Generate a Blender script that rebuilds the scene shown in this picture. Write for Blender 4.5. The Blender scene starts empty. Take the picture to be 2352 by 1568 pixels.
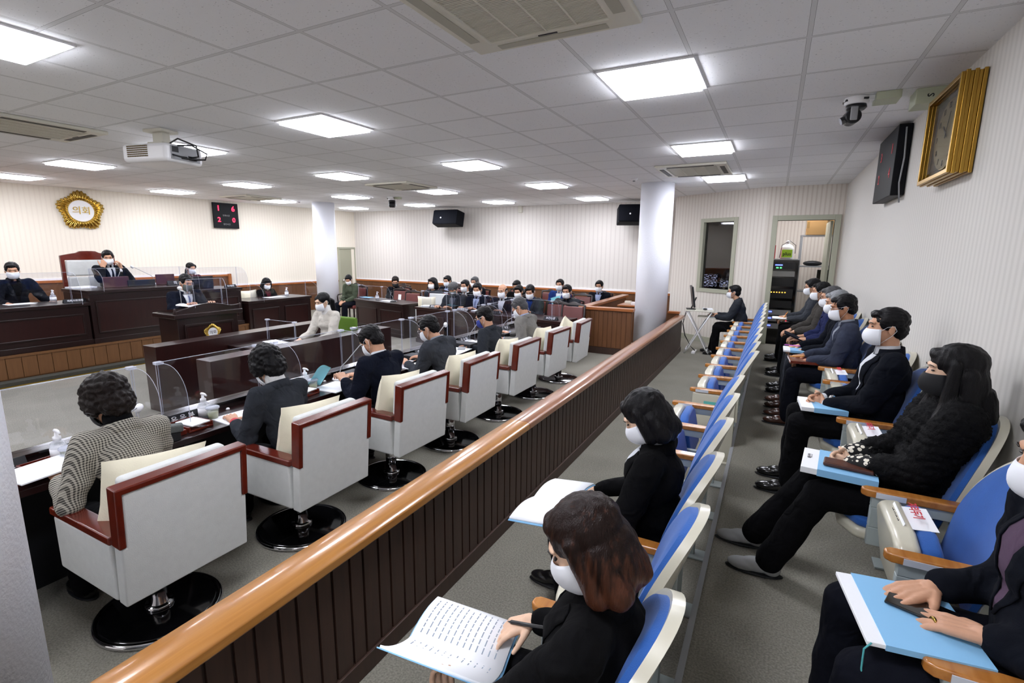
import bpy, bmesh, math, random
import numpy as np
from mathutils import Vector, Matrix, noise
from mathutils.bvhtree import BVHTree
PI = math.pi
R = math.radians
random.seed(7)
scn = bpy.context.scene
COL = scn.collection
# ------------------------------------------------------------ camera, world, exposure
CAM_Z = 1.72          # eye height above the council floor (floor z = 0, ceiling z = 2.79)
CEIL = 2.79
yaw, pitch, roll = .4811, -.1823, .0094
fwd = Vector((-math.sin(yaw)*math.cos(pitch), math.cos(yaw)*math.cos(pitch), math.sin(pitch)))
rgt = Vector((math.cos(yaw), math.sin(yaw), 0))
upv = rgt.cross(fwd)
rr = math.cos(roll)*rgt + math.sin(roll)*upv
uu = -math.sin(roll)*rgt + math.cos(roll)*upv
cd = bpy.data.cameras.new('camera')
cam = bpy.data.objects.new('camera', cd)
COL.objects.link(cam)
cam.matrix_world = Matrix(((rr.x, uu.x, -fwd.x, 0), (rr.y, uu.y, -fwd.y, 0), (rr.z, uu.z, -fwd.z, CAM_Z), (0, 0, 0, 1)))
cd.sensor_width = 36
cd.lens = 1141.4342/2352*36
cd.clip_start = .02
scn.camera = cam
w = bpy.data.worlds.new('world')
scn.world = w
w.use_nodes = True
w.node_tree.nodes['Background'].inputs[0].default_value = (.8, .85, 1, 1)
w.node_tree.nodes['Background'].inputs[1].default_value = .12
vs = scn.view_settings
vs.view_transform = 'Standard'
vs.look = 'None'
vs.gamma = 1
vs.use_curve_mapping = False
vs.exposure = 1.05
LAMP = 17.0
DIM = .25

# ------------------------------------------------------------ materials
def s2l(c):
    if isinstance(c, str):
        c = [int(c[i:i+2], 16)/255 for i in (0, 2, 4)]
    return tuple((x/12.92 if x <= .04045 else ((x+.055)/1.055)**2.4) for x in c) + (1,)
MATS = {}
def mat(name, col, rough=.5, metal=0, var=0, vscale=8, bump=0, bscale=200, stretch=(1, 1, 1), emit=0, coat=0, alpha=1, trans=0, spec=.5, sheen=0, coords='Object'):
    if name in MATS: return MATS[name]
    m = bpy.data.materials.new(name); m.use_nodes = True
    nt = m.node_tree; b = nt.nodes['Principled BSDF']; L = nt.links.new
    c = s2l(col)
    b.inputs['Base Color'].default_value = c
    b.inputs['Roughness'].default_value = rough
    b.inputs['Metallic'].default_value = metal
    b.inputs['Specular IOR Level'].default_value = spec
    if coat: b.inputs['Coat Weight'].default_value = coat; b.inputs['Coat Roughness'].default_value = .12
    if sheen: b.inputs['Sheen Weight'].default_value = sheen
    if trans: b.inputs['Transmission Weight'].default_value = trans
    if alpha < 1: b.inputs['Alpha'].default_value = alpha
    if emit: b.inputs['Emission Color'].default_value = c; b.inputs['Emission Strength'].default_value = emit
    if var or bump:
        tc = nt.nodes.new('ShaderNodeTexCoord'); mp = nt.nodes.new('ShaderNodeMapping')
        mp.inputs['Scale'].default_value = stretch; L(tc.outputs[coords], mp.inputs[0])
    if var:
        n = nt.nodes.new('ShaderNodeTexNoise'); n.inputs['Scale'].default_value = vscale; n.inputs['Detail'].default_value = 5
        L(mp.outputs[0], n.inputs[0])
        r = nt.nodes.new('ShaderNodeMapRange'); r.inputs[1].default_value = .3; r.inputs[2].default_value = .7
        r.inputs[3].default_value = 1-var; r.inputs[4].default_value = 1+var
        L(n.outputs[0], r.inputs[0])
        h = nt.nodes.new('ShaderNodeMix'); h.data_type = 'RGBA'; h.blend_type = 'MULTIPLY'; h.inputs[0].default_value = 1
        h.inputs[6].default_value = c; L(r.outputs[0], h.inputs[7]); L(h.outputs[2], b.inputs['Base Color'])
    if bump:
        n2 = nt.nodes.new('ShaderNodeTexNoise'); n2.inputs['Scale'].default_value = bscale; n2.inputs['Detail'].default_value = 2
        L(mp.outputs[0], n2.inputs[0])
        bp = nt.nodes.new('ShaderNodeBump'); bp.inputs['Strength'].default_value = bump; bp.inputs['Distance'].default_value = .004
        L(n2.outputs[0], bp.inputs['Height']); L(bp.outputs[0], b.inputs['Normal'])
    MATS[name] = m
    return m
def nodes(m):
    return m.node_tree.nodes, m.node_tree.links.new, m.node_tree.nodes['Principled BSDF']
def math_n(N, L, op, a, b=None):
    n = N.new('ShaderNodeMath'); n.operation = op
    for i, v in ((0, a), (1, b)):
        if v is None: continue
        if isinstance(v, (int, float)): n.inputs[i].default_value = v
        else: L(v, n.inputs[i])
    return n.outputs[0]
def stripes(name, c1, c2, axis, pitch=.075, width=.35, rough=.8, soft=.1, fac=1.0):
    """wallpaper or fabric with stripes along one axis (0 x, 1 y, 2 along both)"""
    m = mat(name, c1, rough); N, L, b = nodes(m)
    tc = N.new('ShaderNodeTexCoord'); sp = N.new('ShaderNodeSeparateXYZ'); L(tc.outputs['Object'], sp.inputs[0])
    v = math_n(N, L, 'ADD', sp.outputs[0], sp.outputs[1]) if axis == 2 else sp.outputs[axis]
    v = math_n(N, L, 'FRACT', math_n(N, L, 'DIVIDE', v, pitch))
    v = math_n(N, L, 'ABSOLUTE', math_n(N, L, 'SUBTRACT', v, .5))
    r = N.new('ShaderNodeMapRange'); r.inputs[1].default_value = width/2-soft/2; r.inputs[2].default_value = width/2+soft/2
    r.inputs[3].default_value = fac; r.inputs[4].default_value = 0; L(v, r.inputs[0])
    mx = N.new('ShaderNodeMix'); mx.data_type = 'RGBA'; mx.inputs[6].default_value = s2l(c1); mx.inputs[7].default_value = s2l(c2)
    L(r.outputs[0], mx.inputs[0]); L(mx.outputs[2], b.inputs['Base Color'])
    return m
def wood(name, c1, c2, rough=.35, coat=.3, stretch=(2, 2, 25), scale=2.0):
    m = mat(name, c1, rough, coat=coat); N, L, b = nodes(m)
    tc = N.new('ShaderNodeTexCoord'); mp = N.new('ShaderNodeMapping'); mp.inputs['Scale'].default_value = stretch
    L(tc.outputs['Object'], mp.inputs[0])
    n = N.new('ShaderNodeTexNoise'); n.inputs['Scale'].default_value = scale; n.inputs['Detail'].default_value = 6; n.inputs['Distortion'].default_value = .6
    L(mp.outputs[0], n.inputs[0])
    cr = N.new('ShaderNodeValToRGB'); cr.color_ramp.elements[0].position = .32; cr.color_ramp.elements[1].position = .68
    cr.color_ramp.elements[0].color = s2l(c1); cr.color_ramp.elements[1].color = s2l(c2)
    L(n.outputs[0], cr.inputs[0]); L(cr.outputs[0], b.inputs['Base Color'])
    return m
def plexi(name, tint=(1, 1, 1), gloss=.06, col='ffffff'):
    m = bpy.data.materials.new(name); m.use_nodes = True; nt = m.node_tree; nt.nodes.clear(); L = nt.links.new
    o = nt.nodes.new('ShaderNodeOutputMaterial'); t = nt.nodes.new('ShaderNodeBsdfTransparent'); g = nt.nodes.new('ShaderNodeBsdfGlossy')
    t.inputs[0].default_value = (*tint, 1); g.inputs['Roughness'].default_value = .03
    f = nt.nodes.new('ShaderNodeLayerWeight'); f.inputs[0].default_value = .5
    pw = nt.nodes.new('ShaderNodeMath'); pw.operation = 'POWER'; pw.inputs[1].default_value = 5; L(f.outputs[1], pw.inputs[0])
    a = nt.nodes.new('ShaderNodeMath'); a.operation = 'MULTIPLY_ADD'; a.inputs[1].default_value = .45; a.inputs[2].default_value = gloss*.6; L(pw.outputs[0], a.inputs[0])
    x = nt.nodes.new('ShaderNodeMixShader'); L(a.outputs[0], x.inputs[0]); L(t.outputs[0], x.inputs[1]); L(g.outputs[0], x.inputs[2])
    L(x.outputs[0], o.inputs[0]); MATS[name] = m
    return m

# ------------------------------------------------------------ mesh helpers
class MB:
    """collects shapes into one mesh"""
    def __init__(s): s.v = []; s.f = []
    def add(s, vs_, fs): k = len(s.v); s.v += [tuple(v) for v in vs_]; s.f += [tuple(i+k for i in f) for f in fs]; return s
    def box(s, x0, x1, y0, y1, z0, z1, M=None):
        V = [Vector((x, y, z)) for z in (z0, z1) for x, y in ((x0, y0), (x1, y0), (x1, y1), (x0, y1))]
        if M is not None: V = [M @ v for v in V]
        return s.add(V, [(3, 2, 1, 0), (4, 5, 6, 7), (0, 1, 5, 4), (1, 2, 6, 5), (2, 3, 7, 6), (3, 0, 4, 7)])
    def wall(s, p, q, t, z0, z1, side=1):
        p = Vector(p); q = Vector(q); d = (q-p).normalized(); n = Vector((-d.y, d.x))*t*side
        pts = [p, q, q+n, p+n]
        if side < 0: pts = pts[::-1]
        return s.prism([(a.x, a.y) for a in pts], z0, z1)
    def prism(s, poly, z0, z1, M=None):
        n = len(poly)
        V = [Vector((x, y, z0)) for x, y in poly]+[Vector((x, y, z1)) for x, y in poly]
        if M is not None: V = [M @ v for v in V]
        return s.add(V, [tuple(range(n))[::-1], tuple(range(n, 2*n))]+[(i, (i+1) % n, n+(i+1) % n, n+i) for i in range(n)])
    def ring(s, outer, inner, z0, z1, M=None):
        n = len(outer); V = []
        for P, z in ((outer, z0), (inner, z0), (outer, z1), (inner, z1)): V += [Vector((x, y, z)) for x, y in P]
        if M is not None: V = [M @ v for v in V]
        F = []
        for i in range(n):
            j = (i+1) % n
            F += [(i, n+i, n+j, j), (2*n+i, 2*n+j, 3*n+j, 3*n+i), (i, j, 2*n+j, 2*n+i), (n+i, 3*n+i, 3*n+j, n+j)]
        return s.add(V, F)
    def lathe(s, prof, seg=24, c=(0, 0, 0), M=None):
        V = []; F = []; n = len(prof)
        for k in range(seg):
            a = 2*PI*k/seg
            for r, z in prof: V.append(Vector((c[0]+r*math.cos(a), c[1]+r*math.sin(a), c[2]+z)))
        for k in range(seg):
            for i in range(n-1):
                a, b = k*n+i, ((k+1) % seg)*n+i
                F.append((a, b, b+1, a+1))
        if prof[0][0] > 1e-5: F.append(tuple(k*n for k in range(seg))[::-1])
        if prof[-1][0] > 1e-5: F.append(tuple(k*n+n-1 for k in range(seg)))
        if M is not None: V = [M @ v for v in V]
        return s.add(V, F)
    def rods(s, p, q, r0, r1=None, seg=10, round_=False):
        p = Vector(p); q = Vector(q); r1 = r0 if r1 is None else r1
        d = q-p; L_ = max(d.length, 1e-6); M = Matrix.Translation(p) @ d.to_track_quat('Z', 'Y').to_matrix().to_4x4()
        if round_:
            prof = [(r0*math.sin(a), -r0*math.cos(a)) for a in (0.02, .5, 1.0, PI/2)]+[(r1*math.sin(a), L_-r1*math.cos(a)) for a in (PI/2, PI-1.0, PI-.5, PI-.02)]
        else: prof = [(r0, 0), (r1, L_)]
        return s.lathe(prof, seg, M=M)
    def tube(s, pts, r, seg=8):
        pts = [Vector(p) for p in pts]; n = len(pts); V = []; F = []
        up = Vector((0, 0, 1))
        t0 = (pts[1]-pts[0]).normalized()
        if abs(t0.dot(up)) > .95: up = Vector((0, 1, 0))
        a = t0.cross(up).normalized()
        for i in range(n):
            t = (pts[min(i+1, n-1)]-pts[max(i-1, 0)]).normalized()
            a = (a-t*a.dot(t)).normalized(); b = t.cross(a)
            rr_ = r[i] if isinstance(r, (list, tuple)) else r
            for k in range(seg):
                an = 2*PI*k/seg; V.append(pts[i]+a*math.cos(an)*rr_+b*math.sin(an)*rr_)
        for i in range(n-1):
            for k in range(seg):
                k2 = (k+1) % seg; F.append((i*seg+k, i*seg+k2, (i+1)*seg+k2, (i+1)*seg+k))
        F += [tuple(range(seg))[::-1], tuple((n-1)*seg+k for k in range(seg))]
        return s.add(V, F)
    def ell(s, c, r, M=None, seg=18, rings=10):
        V = []; F = []
        c = Vector(c)
        for i in range(rings+1):
            th = PI*i/rings if 0 < i < rings else (1e-3 if i == 0 else PI-1e-3)
            for k in range(seg):
                ph = 2*PI*k/seg; v = Vector((r[0]*math.sin(th)*math.cos(ph), r[1]*math.sin(th)*math.sin(ph), r[2]*math.cos(th)))
                V.append(c+(M @ v if M is not None else v))
        for i in range(rings):
            for k in range(seg):
                k2 = (k+1) % seg; F.append((i*seg+k, (i+1)*seg+k, (i+1)*seg+k2, i*seg+k2))
        F += [tuple(range(seg)), tuple(rings*seg+k for k in range(seg))[::-1]]
        return s.add(V, F)
    def grid(s, fn, nu, nv):
        V = [fn(i/nu, j/nv) for j in range(nv+1) for i in range(nu+1)]
        return s.add(V, [(j*(nu+1)+i, j*(nu+1)+i+1, (j+1)*(nu+1)+i+1, (j+1)*(nu+1)+i) for j in range(nv) for i in range(nu)])
def smooth_mesh(me, on=True):
    if len(me.polygons): me.polygons.foreach_set('use_smooth', [on]*len(me.polygons))
def obj(name, mb, m, parent=None, bevel=0, smooth=False, seg=2, solid=0, subs=0, label=None):
    me = bpy.data.meshes.new(name); me.from_pydata([tuple(v) for v in mb.v], [], mb.f); me.update()
    bm = bmesh.new(); bm.from_mesh(me); bmesh.ops.recalc_face_normals(bm, faces=bm.faces); bm.to_mesh(me); bm.free()
    me.materials.append(m if not isinstance(m, str) else MATS[m])
    o = bpy.data.objects.new(name, me); COL.objects.link(o)
    if parent: o.parent = parent
    if smooth or bevel: smooth_mesh(me)
    if solid:
        d = o.modifiers.new('solid', 'SOLIDIFY'); d.thickness = solid; d.offset = 0
    if bevel:
        d = o.modifiers.new('bevel', 'BEVEL'); d.width = bevel; d.segments = seg; d.limit_method = 'ANGLE'; d.angle_limit = R(40); d.harden_normals = True
    if subs:
        d = o.modifiers.new('subs', 'SUBSURF'); d.levels = subs; d.render_levels = subs
    if label: o['label'] = label
    return o
def tag(o, label, cat, group=None, kind=None):
    o['label'] = label; o['category'] = cat
    if group: o['group'] = group
    if kind: o['kind'] = kind
    return o
def thing(name, label, cat, loc=(0, 0, 0), rz=0, group=None, sc=1):
    o = bpy.data.objects.new(name, None); COL.objects.link(o); o.empty_display_size = .05
    o.location = loc; o.rotation_euler = (0, 0, rz); o.scale = (sc, sc, sc)
    return tag(o, label, cat, group)
def struct(name, mb, m, **k):
    o = obj(name, mb, m, **k); o['kind'] = 'structure'; return o
KIDS = {}
def dup(root, loc=None, rz=None, label=None, group=None):
    """a copy of a thing with copies of its parts and sub-parts"""
    def kids(o): return [c for c in COL.objects if c.parent == o]
    if root.name not in KIDS: KIDS[root.name] = [(c, kids(c)) for c in kids(root)]
    r = root.copy(); COL.objects.link(r)
    if loc is not None: r.location = loc
    if rz is not None: r.rotation_euler = (0, 0, rz)
    if label: r['label'] = label
    if group: r['group'] = group
    for c, gs in KIDS[root.name]:
        d = c.copy(); COL.objects.link(d); d.parent = r
        for g in gs:
            e = g.copy(); COL.objects.link(e); e.parent = d
    return r
FONT = None
def text_mesh(s, size, depth=.0015, align='CENTER', bold=0):
    """lettering as a solid mesh in its own xy plane"""
    cu = bpy.data.curves.new('lettering', 'FONT'); cu.body = s; cu.size = size; cu.extrude = depth
    cu.align_x = align; cu.align_y = 'CENTER'; cu.offset = bold; cu.resolution_u = 2
    o = bpy.data.objects.new('lettering', cu); COL.objects.link(o)
    dg = bpy.context.evaluated_depsgraph_get(); me = bpy.data.meshes.new_from_object(o.evaluated_get(dg))
    mb = MB(); mb.v = [tuple(v.co) for v in me.vertices]; mb.f = [tuple(p.vertices) for p in me.polygons]
    bpy.data.objects.remove(o); bpy.data.curves.remove(cu); bpy.data.meshes.remove(me)
    return mb
def put(mb, M):
    mb.v = [tuple(M @ Vector(v)) for v in mb.v]; return mb
def facing(loc, d, up=(0, 0, 1)):
    """matrix whose local z looks along d and local y is up: for signs and lettering"""
    d = Vector(d).normalized(); u = Vector(up); x = u.cross(d).normalized(); y = d.cross(x)
    return Matrix(((x.x, y.x, d.x, loc[0]), (x.y, y.y, d.y, loc[1]), (x.z, y.z, d.z, loc[2]), (0, 0, 0, 1)))
# ------------------------------------------------------------ shared materials
mat('white_paint', 'f2f3f6', .55, bump=.15, bscale=60)
mat('column_white', 'f1f3fb', .6, bump=.5, bscale=70)
stripes('paper_left', 'efe8da', 'eae2d4', 1, .07, .3, soft=.2)
stripes('paper_back', 'e2ddd7', 'd8d2cc', 0, .105, .28, soft=.14)
stripes('paper_slant', 'ddd7ce', 'd0c8be', 0, .06, .3, soft=.15)
stripes('paper_door', 'dbd4ca', 'cbc1b6', 0, .065, .35, soft=.2)
stripes('paper_right', 'd5d2cc', 'cbc8c2', 1, .06, .45, soft=.25)
wood('wood_booth', '6a4225', '774c2a', .5, .05, (14, 14, 1.2), 1.6)
wood('wood_wain', '5c3a20', '694427', .45, .1, (14, 14, 1.2), 1.6)
wood('wood_trim', '9c5a2c', 'b06a36', .3, .4, (1.5, 1.5, 14), 3)
wood('wood_dark', '1a0c0b', '220f0e', .3, .25, (3, 3, 16), 2)
wood('wood_dark_panel', '220d0c', '2b110f', .3, .25, (16, 16, 2), 1.6)
wood('wood_mahog', '5a1a0f', '6a2212', .25, .35, (8, 8, 8), 2)
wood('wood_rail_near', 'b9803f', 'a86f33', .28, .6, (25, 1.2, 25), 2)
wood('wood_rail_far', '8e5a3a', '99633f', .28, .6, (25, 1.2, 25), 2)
wood('wood_slat', '38251d', '422c22', .5, .05, (20, 20, 1.5), 2)
wood('wood_dais', '63401f', '6e4927', .5, .05, (20, 20, 1.5), 2)
wood('wood_arm', 'a5672c', 'b87a38', .25, .6, (1.5, 14, 14), 3)
mat('door_grey', 'a3a38f', .5)
mat('frame_grey', 'aaab98', .5)
mat('chrome', 'd8d8dc', .08, 1)
mat('black_gloss', '0b0b0d', .08, coat=.6)
mat('black_matte', '15161a', .55)
mat('black_plastic', '191a1e', .35)
mat('grey_plastic', '9a9c9f', .45)
mat('white_plastic', 'eeeef0', .35)
mat('ivory_plastic', 'd9d6c8', .45)
mat('paper', 'f6f8fc', .7)
mat('paper_blue', '8cc4ee', .6)
mat('paper_cyan', '86d3e0', .6)
mat('gold', 'c2a456', .22, 1)
mat('brass_dark', 'a98a3a', .3, 1)
mat('clear_liquid', 'dfe3ea', .1, trans=.5, alpha=.55)
plexi('acrylic', (.95, .955, .98), .05)
plexi('window_glass', (.5, .5, .52), .12)
mat('acrylic_edge', 'dde2f0', .15, alpha=.5, emit=0)
mat('hanger_white', 'ffffff', .5)
# carpet
def carpet(name, c1, c2):
    m = mat(name, c1, .95, bump=.5, bscale=350); N, L, b = nodes(m)
    tc = N.new('ShaderNodeTexCoord'); n = N.new('ShaderNodeTexNoise'); n.inputs['Scale'].default_value = 120; n.inputs['Detail'].default_value = 3
    n2 = N.new('ShaderNodeTexNoise'); n2.inputs['Scale'].default_value = 2.2
    L(tc.outputs['Object'], n.inputs[0]); L(tc.outputs['Object'], n2.inputs[0])
    s_ = math_n(N, L, 'ADD', math_n(N, L, 'MULTIPLY', n.outputs[0], .75), math_n(N, L, 'MULTIPLY', n2.outputs[0], .25))
    cr = N.new('ShaderNodeValToRGB'); cr.color_ramp.elements[0].position = .38; cr.color_ramp.elements[1].position = .62
    cr.color_ramp.elements[0].color = s2l(c1); cr.color_ramp.elements[1].color = s2l(c2)
    L(s_, cr.inputs[0]); L(cr.outputs[0], b.inputs['Base Color']); return m
carpet('carpet', '77746a', '949085')
carpet('carpet_well', '96937f', 'aaa793')
carpet('carpet_dark', '33322c', '3f3e37')
# ceiling tiles: grid of bars, pin-hole flecks
def ceiling_mat():
    m = mat('ceiling_tile', 'aeb0b3', .9); N, L, b = nodes(m)
    tc = N.new('ShaderNodeTexCoord'); sp = N.new('ShaderNodeSeparateXYZ'); L(tc.outputs['Object'], sp.inputs[0])
    def line(o, off, p, hw):
        v = math_n(N, L, 'FRACT', math_n(N, L, 'ADD', math_n(N, L, 'DIVIDE', math_n(N, L, 'SUBTRACT', o, off), p), 100.5))
        v = math_n(N, L, 'ABSOLUTE', math_n(N, L, 'SUBTRACT', v, .5))
        return math_n(N, L, 'MULTIPLY', v, p), hw
    dx, _ = line(sp.outputs[0], -.5222, .56856, 0); dy, _ = line(sp.outputs[1], 3.1251, .6, 0)
    d = math_n(N, L, 'MINIMUM', dx, dy)
    bar = math_n(N, L, 'LESS_THAN', d, .0105)
    edge = math_n(N, L, 'MULTIPLY', math_n(N, L, 'LESS_THAN', d, .0122), math_n(N, L, 'GREATER_THAN', d, .0105))
    # flecks
    mp = N.new('ShaderNodeMapping'); mp.inputs['Scale'].default_value = (70, 110, 1); L(tc.outputs['Object'], mp.inputs[0])
    n = N.new('ShaderNodeTexNoise'); n.inputs['Scale'].default_value = 1.0; n.inputs['Detail'].default_value = 1.5; L(mp.outputs[0], n.inputs[0])
    fl = N.new('ShaderNodeMapRange'); fl.inputs[1].default_value = .685; fl.inputs[2].default_value = .73; fl.inputs[3].default_value = 0; fl.inputs[4].default_value = .55; L(n.outputs[0], fl.inputs[0])
    # tile to tile shade
    wn = N.new('ShaderNodeTexWhiteNoise'); wn.noise_dimensions = '2D'
    cx = math_n(N, L, 'FLOOR', math_n(N, L, 'DIVIDE', math_n(N, L, 'SUBTRACT', sp.outputs[0], -.5222), .56856))
    cy = math_n(N, L, 'FLOOR', math_n(N, L, 'DIVIDE', math_n(N, L, 'SUBTRACT', sp.outputs[1], 3.1251), .6))
    cb = N.new('ShaderNodeCombineXYZ'); L(cx, cb.inputs[0]); L(cy, cb.inputs[1]); L(cb.outputs[0], wn.inputs[0])
    tile = N.new('ShaderNodeMix'); tile.data_type = 'RGBA'; tile.inputs[6].default_value = s2l('ecedef'); tile.inputs[7].default_value = s2l('f2f3f5'); L(wn.outputs[0], tile.inputs[0])
    m1 = N.new('ShaderNodeMix'); m1.data_type = 'RGBA'; m1.inputs[7].default_value = s2l('8f9194'); L(fl.outputs[0], m1.inputs[0]); L(tile.outputs[2], m1.inputs[6])
    m2 = N.new('ShaderNodeMix'); m2.data_type = 'RGBA'; m2.inputs[7].default_value = s2l('dcddde'); L(bar, m2.inputs[0]); L(m1.outputs[2], m2.inputs[6])
    m3 = N.new('ShaderNodeMix'); m3.data_type = 'RGBA'; m3.inputs[7].default_value = s2l('909293'); L(edge, m3.inputs[0]); L(m2.outputs[2], m3.inputs[6])
    L(m3.outputs[2], b.inputs['Base Color'])
    bp = N.new('ShaderNodeBump'); bp.inputs['Strength'].default_value = .4; bp.inputs['Distance'].default_value = .01
    L(math_n(N, L, 'MULTIPLY', bar, -1.0), bp.inputs['Height']); L(bp.outputs[0], b.inputs['Normal'])
    return m
ceiling_mat()

# ------------------------------------------------------------ room shell
RX = .9; Y0 = -3.0
LW = [(-12.15, Y0), (-12.0, 3.8), (-11.35, 11.4)]        # the emblem wall, running slightly in
struct('floor', MB().box(-12.6, 1.6, Y0-.2, 12.6, -.1, 0), 'carpet')
m = MB().prism([(-8.2, 2.0), (-4.0, 1.2), (-4.0, 3.4), (-8.2, 3.95)], .001, .003)
struct('ceiling', MB().box(-12.6, 1.6, Y0-.2, 12.6, CEIL, CEIL+.1), 'ceiling_tile')
wl = MB()
for p, q in zip(LW, LW[1:]): wl.wall(p, q, .2, 0, CEIL+.02, 1)
struct('wall_left', wl, 'paper_left')
struct('wall_back', MB().box(-11.6, -1.7, 11.4, 11.6, 0, CEIL+.02), 'paper_back')
struct('wall_right', MB().box(RX, RX+.2, Y0, 9.75, 0, CEIL+.02), 'paper_right')
struct('wall_front', MB().box(-12.4, 1.2, Y0-.2, Y0, 0, CEIL+.02), 'paper_back')
# wall with the doorway, and the slanted wall with the control-room window
DY = 9.6
struct('wall_door', MB().box(-.2, -.03, DY, DY+.12, 0, CEIL).box(.78, RX+.3, DY, DY+.12, 0, CEIL).box(-.03, .78, DY, DY+.12, 2.24, CEIL), 'paper_door')
SA = Vector((-.2, DY)); SB = Vector((-1.87, 10.62)); sd = (SB-SA).normalized(); sn = Vector((-sd.y, sd.x))
def S(x): return SA+sd*((SA.x-x)/-sd.x)          # point on the slanted wall at world x
sw = MB(); wx0, wx1, wz0, wz1 = -1.27, -.70, 1.02, 2.27
sw.wall(SA, S(wx1), .1, 0, CEIL, -1); sw.wall(S(wx0), SB, .1, 0, CEIL, -1)
sw.wall(S(wx1), S(wx0), .1, 0, wz0, -1); sw.wall(S(wx1), S(wx0), .1, wz1, CEIL, -1)
struct('wall_slanted', sw, 'paper_slant')
struct('wall_return', MB().wall(SB, (-1.87, 11.5), .1, 0, CEIL, -1), 'paper_slant')
# window frame and dark glass
fr = MB()
def swall(mb, xa, xb, za, zb, t0, t1):
    a = S(xa)+sn*t0; b_ = S(xb)+sn*t0; c_ = S(xb)+sn*t1; d_ = S(xa)+sn*t1
    return mb.prism([(a.x, a.y), (b_.x, b_.y), (c_.x, c_.y), (d_.x, d_.y)], za, zb)
if (sn.y > 0): sn = -sn
for xa, xb, za, zb in ((wx0-.05, wx0+.015, wz0-.06, wz1+.06), (wx1-.015, wx1+.05, wz0-.06, wz1+.06), (wx0+.015, wx1-.015, wz1-.01, wz1+.06), (wx0+.015, wx1-.015, wz0-.06, wz0+.01)):
    swall(fr, xa, xb, za, zb, -.11, .02)
w1 = struct('window_1', fr, 'frame_grey', bevel=.004)
obj('pane', swall(MB(), wx0, wx1, wz0, wz1, -.055, -.05), 'window_glass', w1)
# doorway frame (door 1 stands open, its leaf swung into the room behind)
d1 = struct('door_1', MB().box(-.11, -.03, DY-.03, DY+.14, 0, 2.32).box(.78, .86, DY-.03, DY+.14, 0, 2.32).box(-.03, .78, DY-.03, DY+.14, 2.24, 2.32), 'frame_grey', bevel=.004)
obj('door_leaf', MB().box(.735, .775, DY+.15, DY+.95, .01, 2.23), 'door_grey', d1, bevel=.003)
obj('handle', MB().rods((.735, DY+.88, 1.0), (.68, DY+.88, 1.0), .012).rods((.68, DY+.88, 1.0), (.68, DY+.78, 1.0), .01), 'chrome', d1, smooth=True)
# far grey-green door in the emblem wall
def lx(y): return -12.0+(y-3.8)*(.65/7.6) if y > 3.8 else -12.15+(y+3)*(.15/6.8)
d2 = MB()
ya, yb, zt = 10.78, 11.36, 1.70
dm = Matrix.Translation((lx(11), 0, 0))
d2o = struct('door_2', MB().box(lx(11)-.02, lx(11)+.04, ya-.05, ya, 0, zt+.05).box(lx(11)-.02, lx(11)+.04, yb-.02, yb+.02, 0, zt+.05).box(lx(11)-.02, lx(11)+.04, ya, yb, zt, zt+.05), 'frame_grey', bevel=.003)
obj('door_leaf', MB().box(lx(11)-.01, lx(11)+.02, ya, yb-.02, .01, zt), 'door_grey', d2o)
obj('handle', MB().ell((lx(11)+.06, ya+.07, .78), (.035, .035, .035)), 'chrome', d2o, smooth=True)
# wainscot panelling with its top rail and pale strip
def wain(name, p, q, z0, z1, trimname, side=-1):
    struct(name, MB().wall(p, q, .03, z0, z1-.05, side), 'wood_wain')
    struct(trimname, MB().wall(p, q, .05, z1-.05, z1, side), 'wood_trim', bevel=.008)
    struct(trimname.replace('trim_', 'trim_1'), MB().wall(p, q, .02, z1, z1+.035, side), 'white_paint')
E2 = .04
wain('wall_panel_dais', (lx(-3), -3), (lx(3.8), 3.8), .34, 1.08, 'trim_1')
wain('wall_panel_dais_right', (lx(3.8), 3.8), (lx(7.55), 7.55), .34, 1.08, 'trim_2')
wain('wall_panel_left', (lx(7.55), 7.55), (lx(10.7), 10.7), 0, .80, 'trim_3')
wain('wall_panel_back', (-11.35, 11.4), (-1.87, 11.4), 0, .80, 'trim_4')
struct('trim_5', MB().box(lx(7.5), lx(7.5)+.075, 7.5, 7.57, .34, 1.09), 'wood_trim', bevel=.006)
struct('baseboard_slanted', swall(MB(), -.22, -1.85, 0, .1, 0, .015), 'frame_grey')
struct('baseboard_door', MB().box(-.2, -.11, DY-.015, DY, 0, .1), 'frame_grey')
# platforms: dais at the left, tier under the rear row of seats
struct('dais_platform', MB().box(-12.1, -8.36, -2.9, 5.72, 0, .36), 'wood_dais')
rs = MB()
y = -2.9
while y < 5.7:
    rs.box(-8.36, -8.348, y, min(y+.145, 5.72), .07, .335); y += .152
rs.box(-8.36, -8.335, -2.9, 5.73, .335, .365)
struct('dais_riser', rs, 'wood_dais')
struct('dais_step', MB().box(-8.36, -8.19, -2.9, 3.97, 0, .055), 'carpet_dark')
struct('trim_6', MB().box(-8.192, -8.175, -2.9, 3.97, 0, .012), 'brass_dark')
TZ = .15
struct('seat_tier', MB().box(-.17, RX, Y0, DY, 0, TZ), 'carpet')
struct('trim_7', MB().box(-.19, -.165, Y0, DY, TZ-.03, TZ+.004), 'grey_plastic')
# columns
def column(x, y, r, label):
    o = obj('column', MB().lathe([(r, 0), (r, CEIL)], 48, (x, y, 0)), 'column_white', smooth=False)
    smooth_mesh(o.data); o['kind'] = 'structure'
    b_ = obj('column_base', MB().lathe([(r+.012, 0), (r+.012, .09), (r, .095)], 48, (x, y, 0)), 'black_matte'); b_['kind'] = 'structure'; b_.parent = o
    return o
column(-9.77, 8.83, .255, '')
column(-1.80, 8.5, .262, '')
column(-2.09, .31, .262, '')
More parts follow.
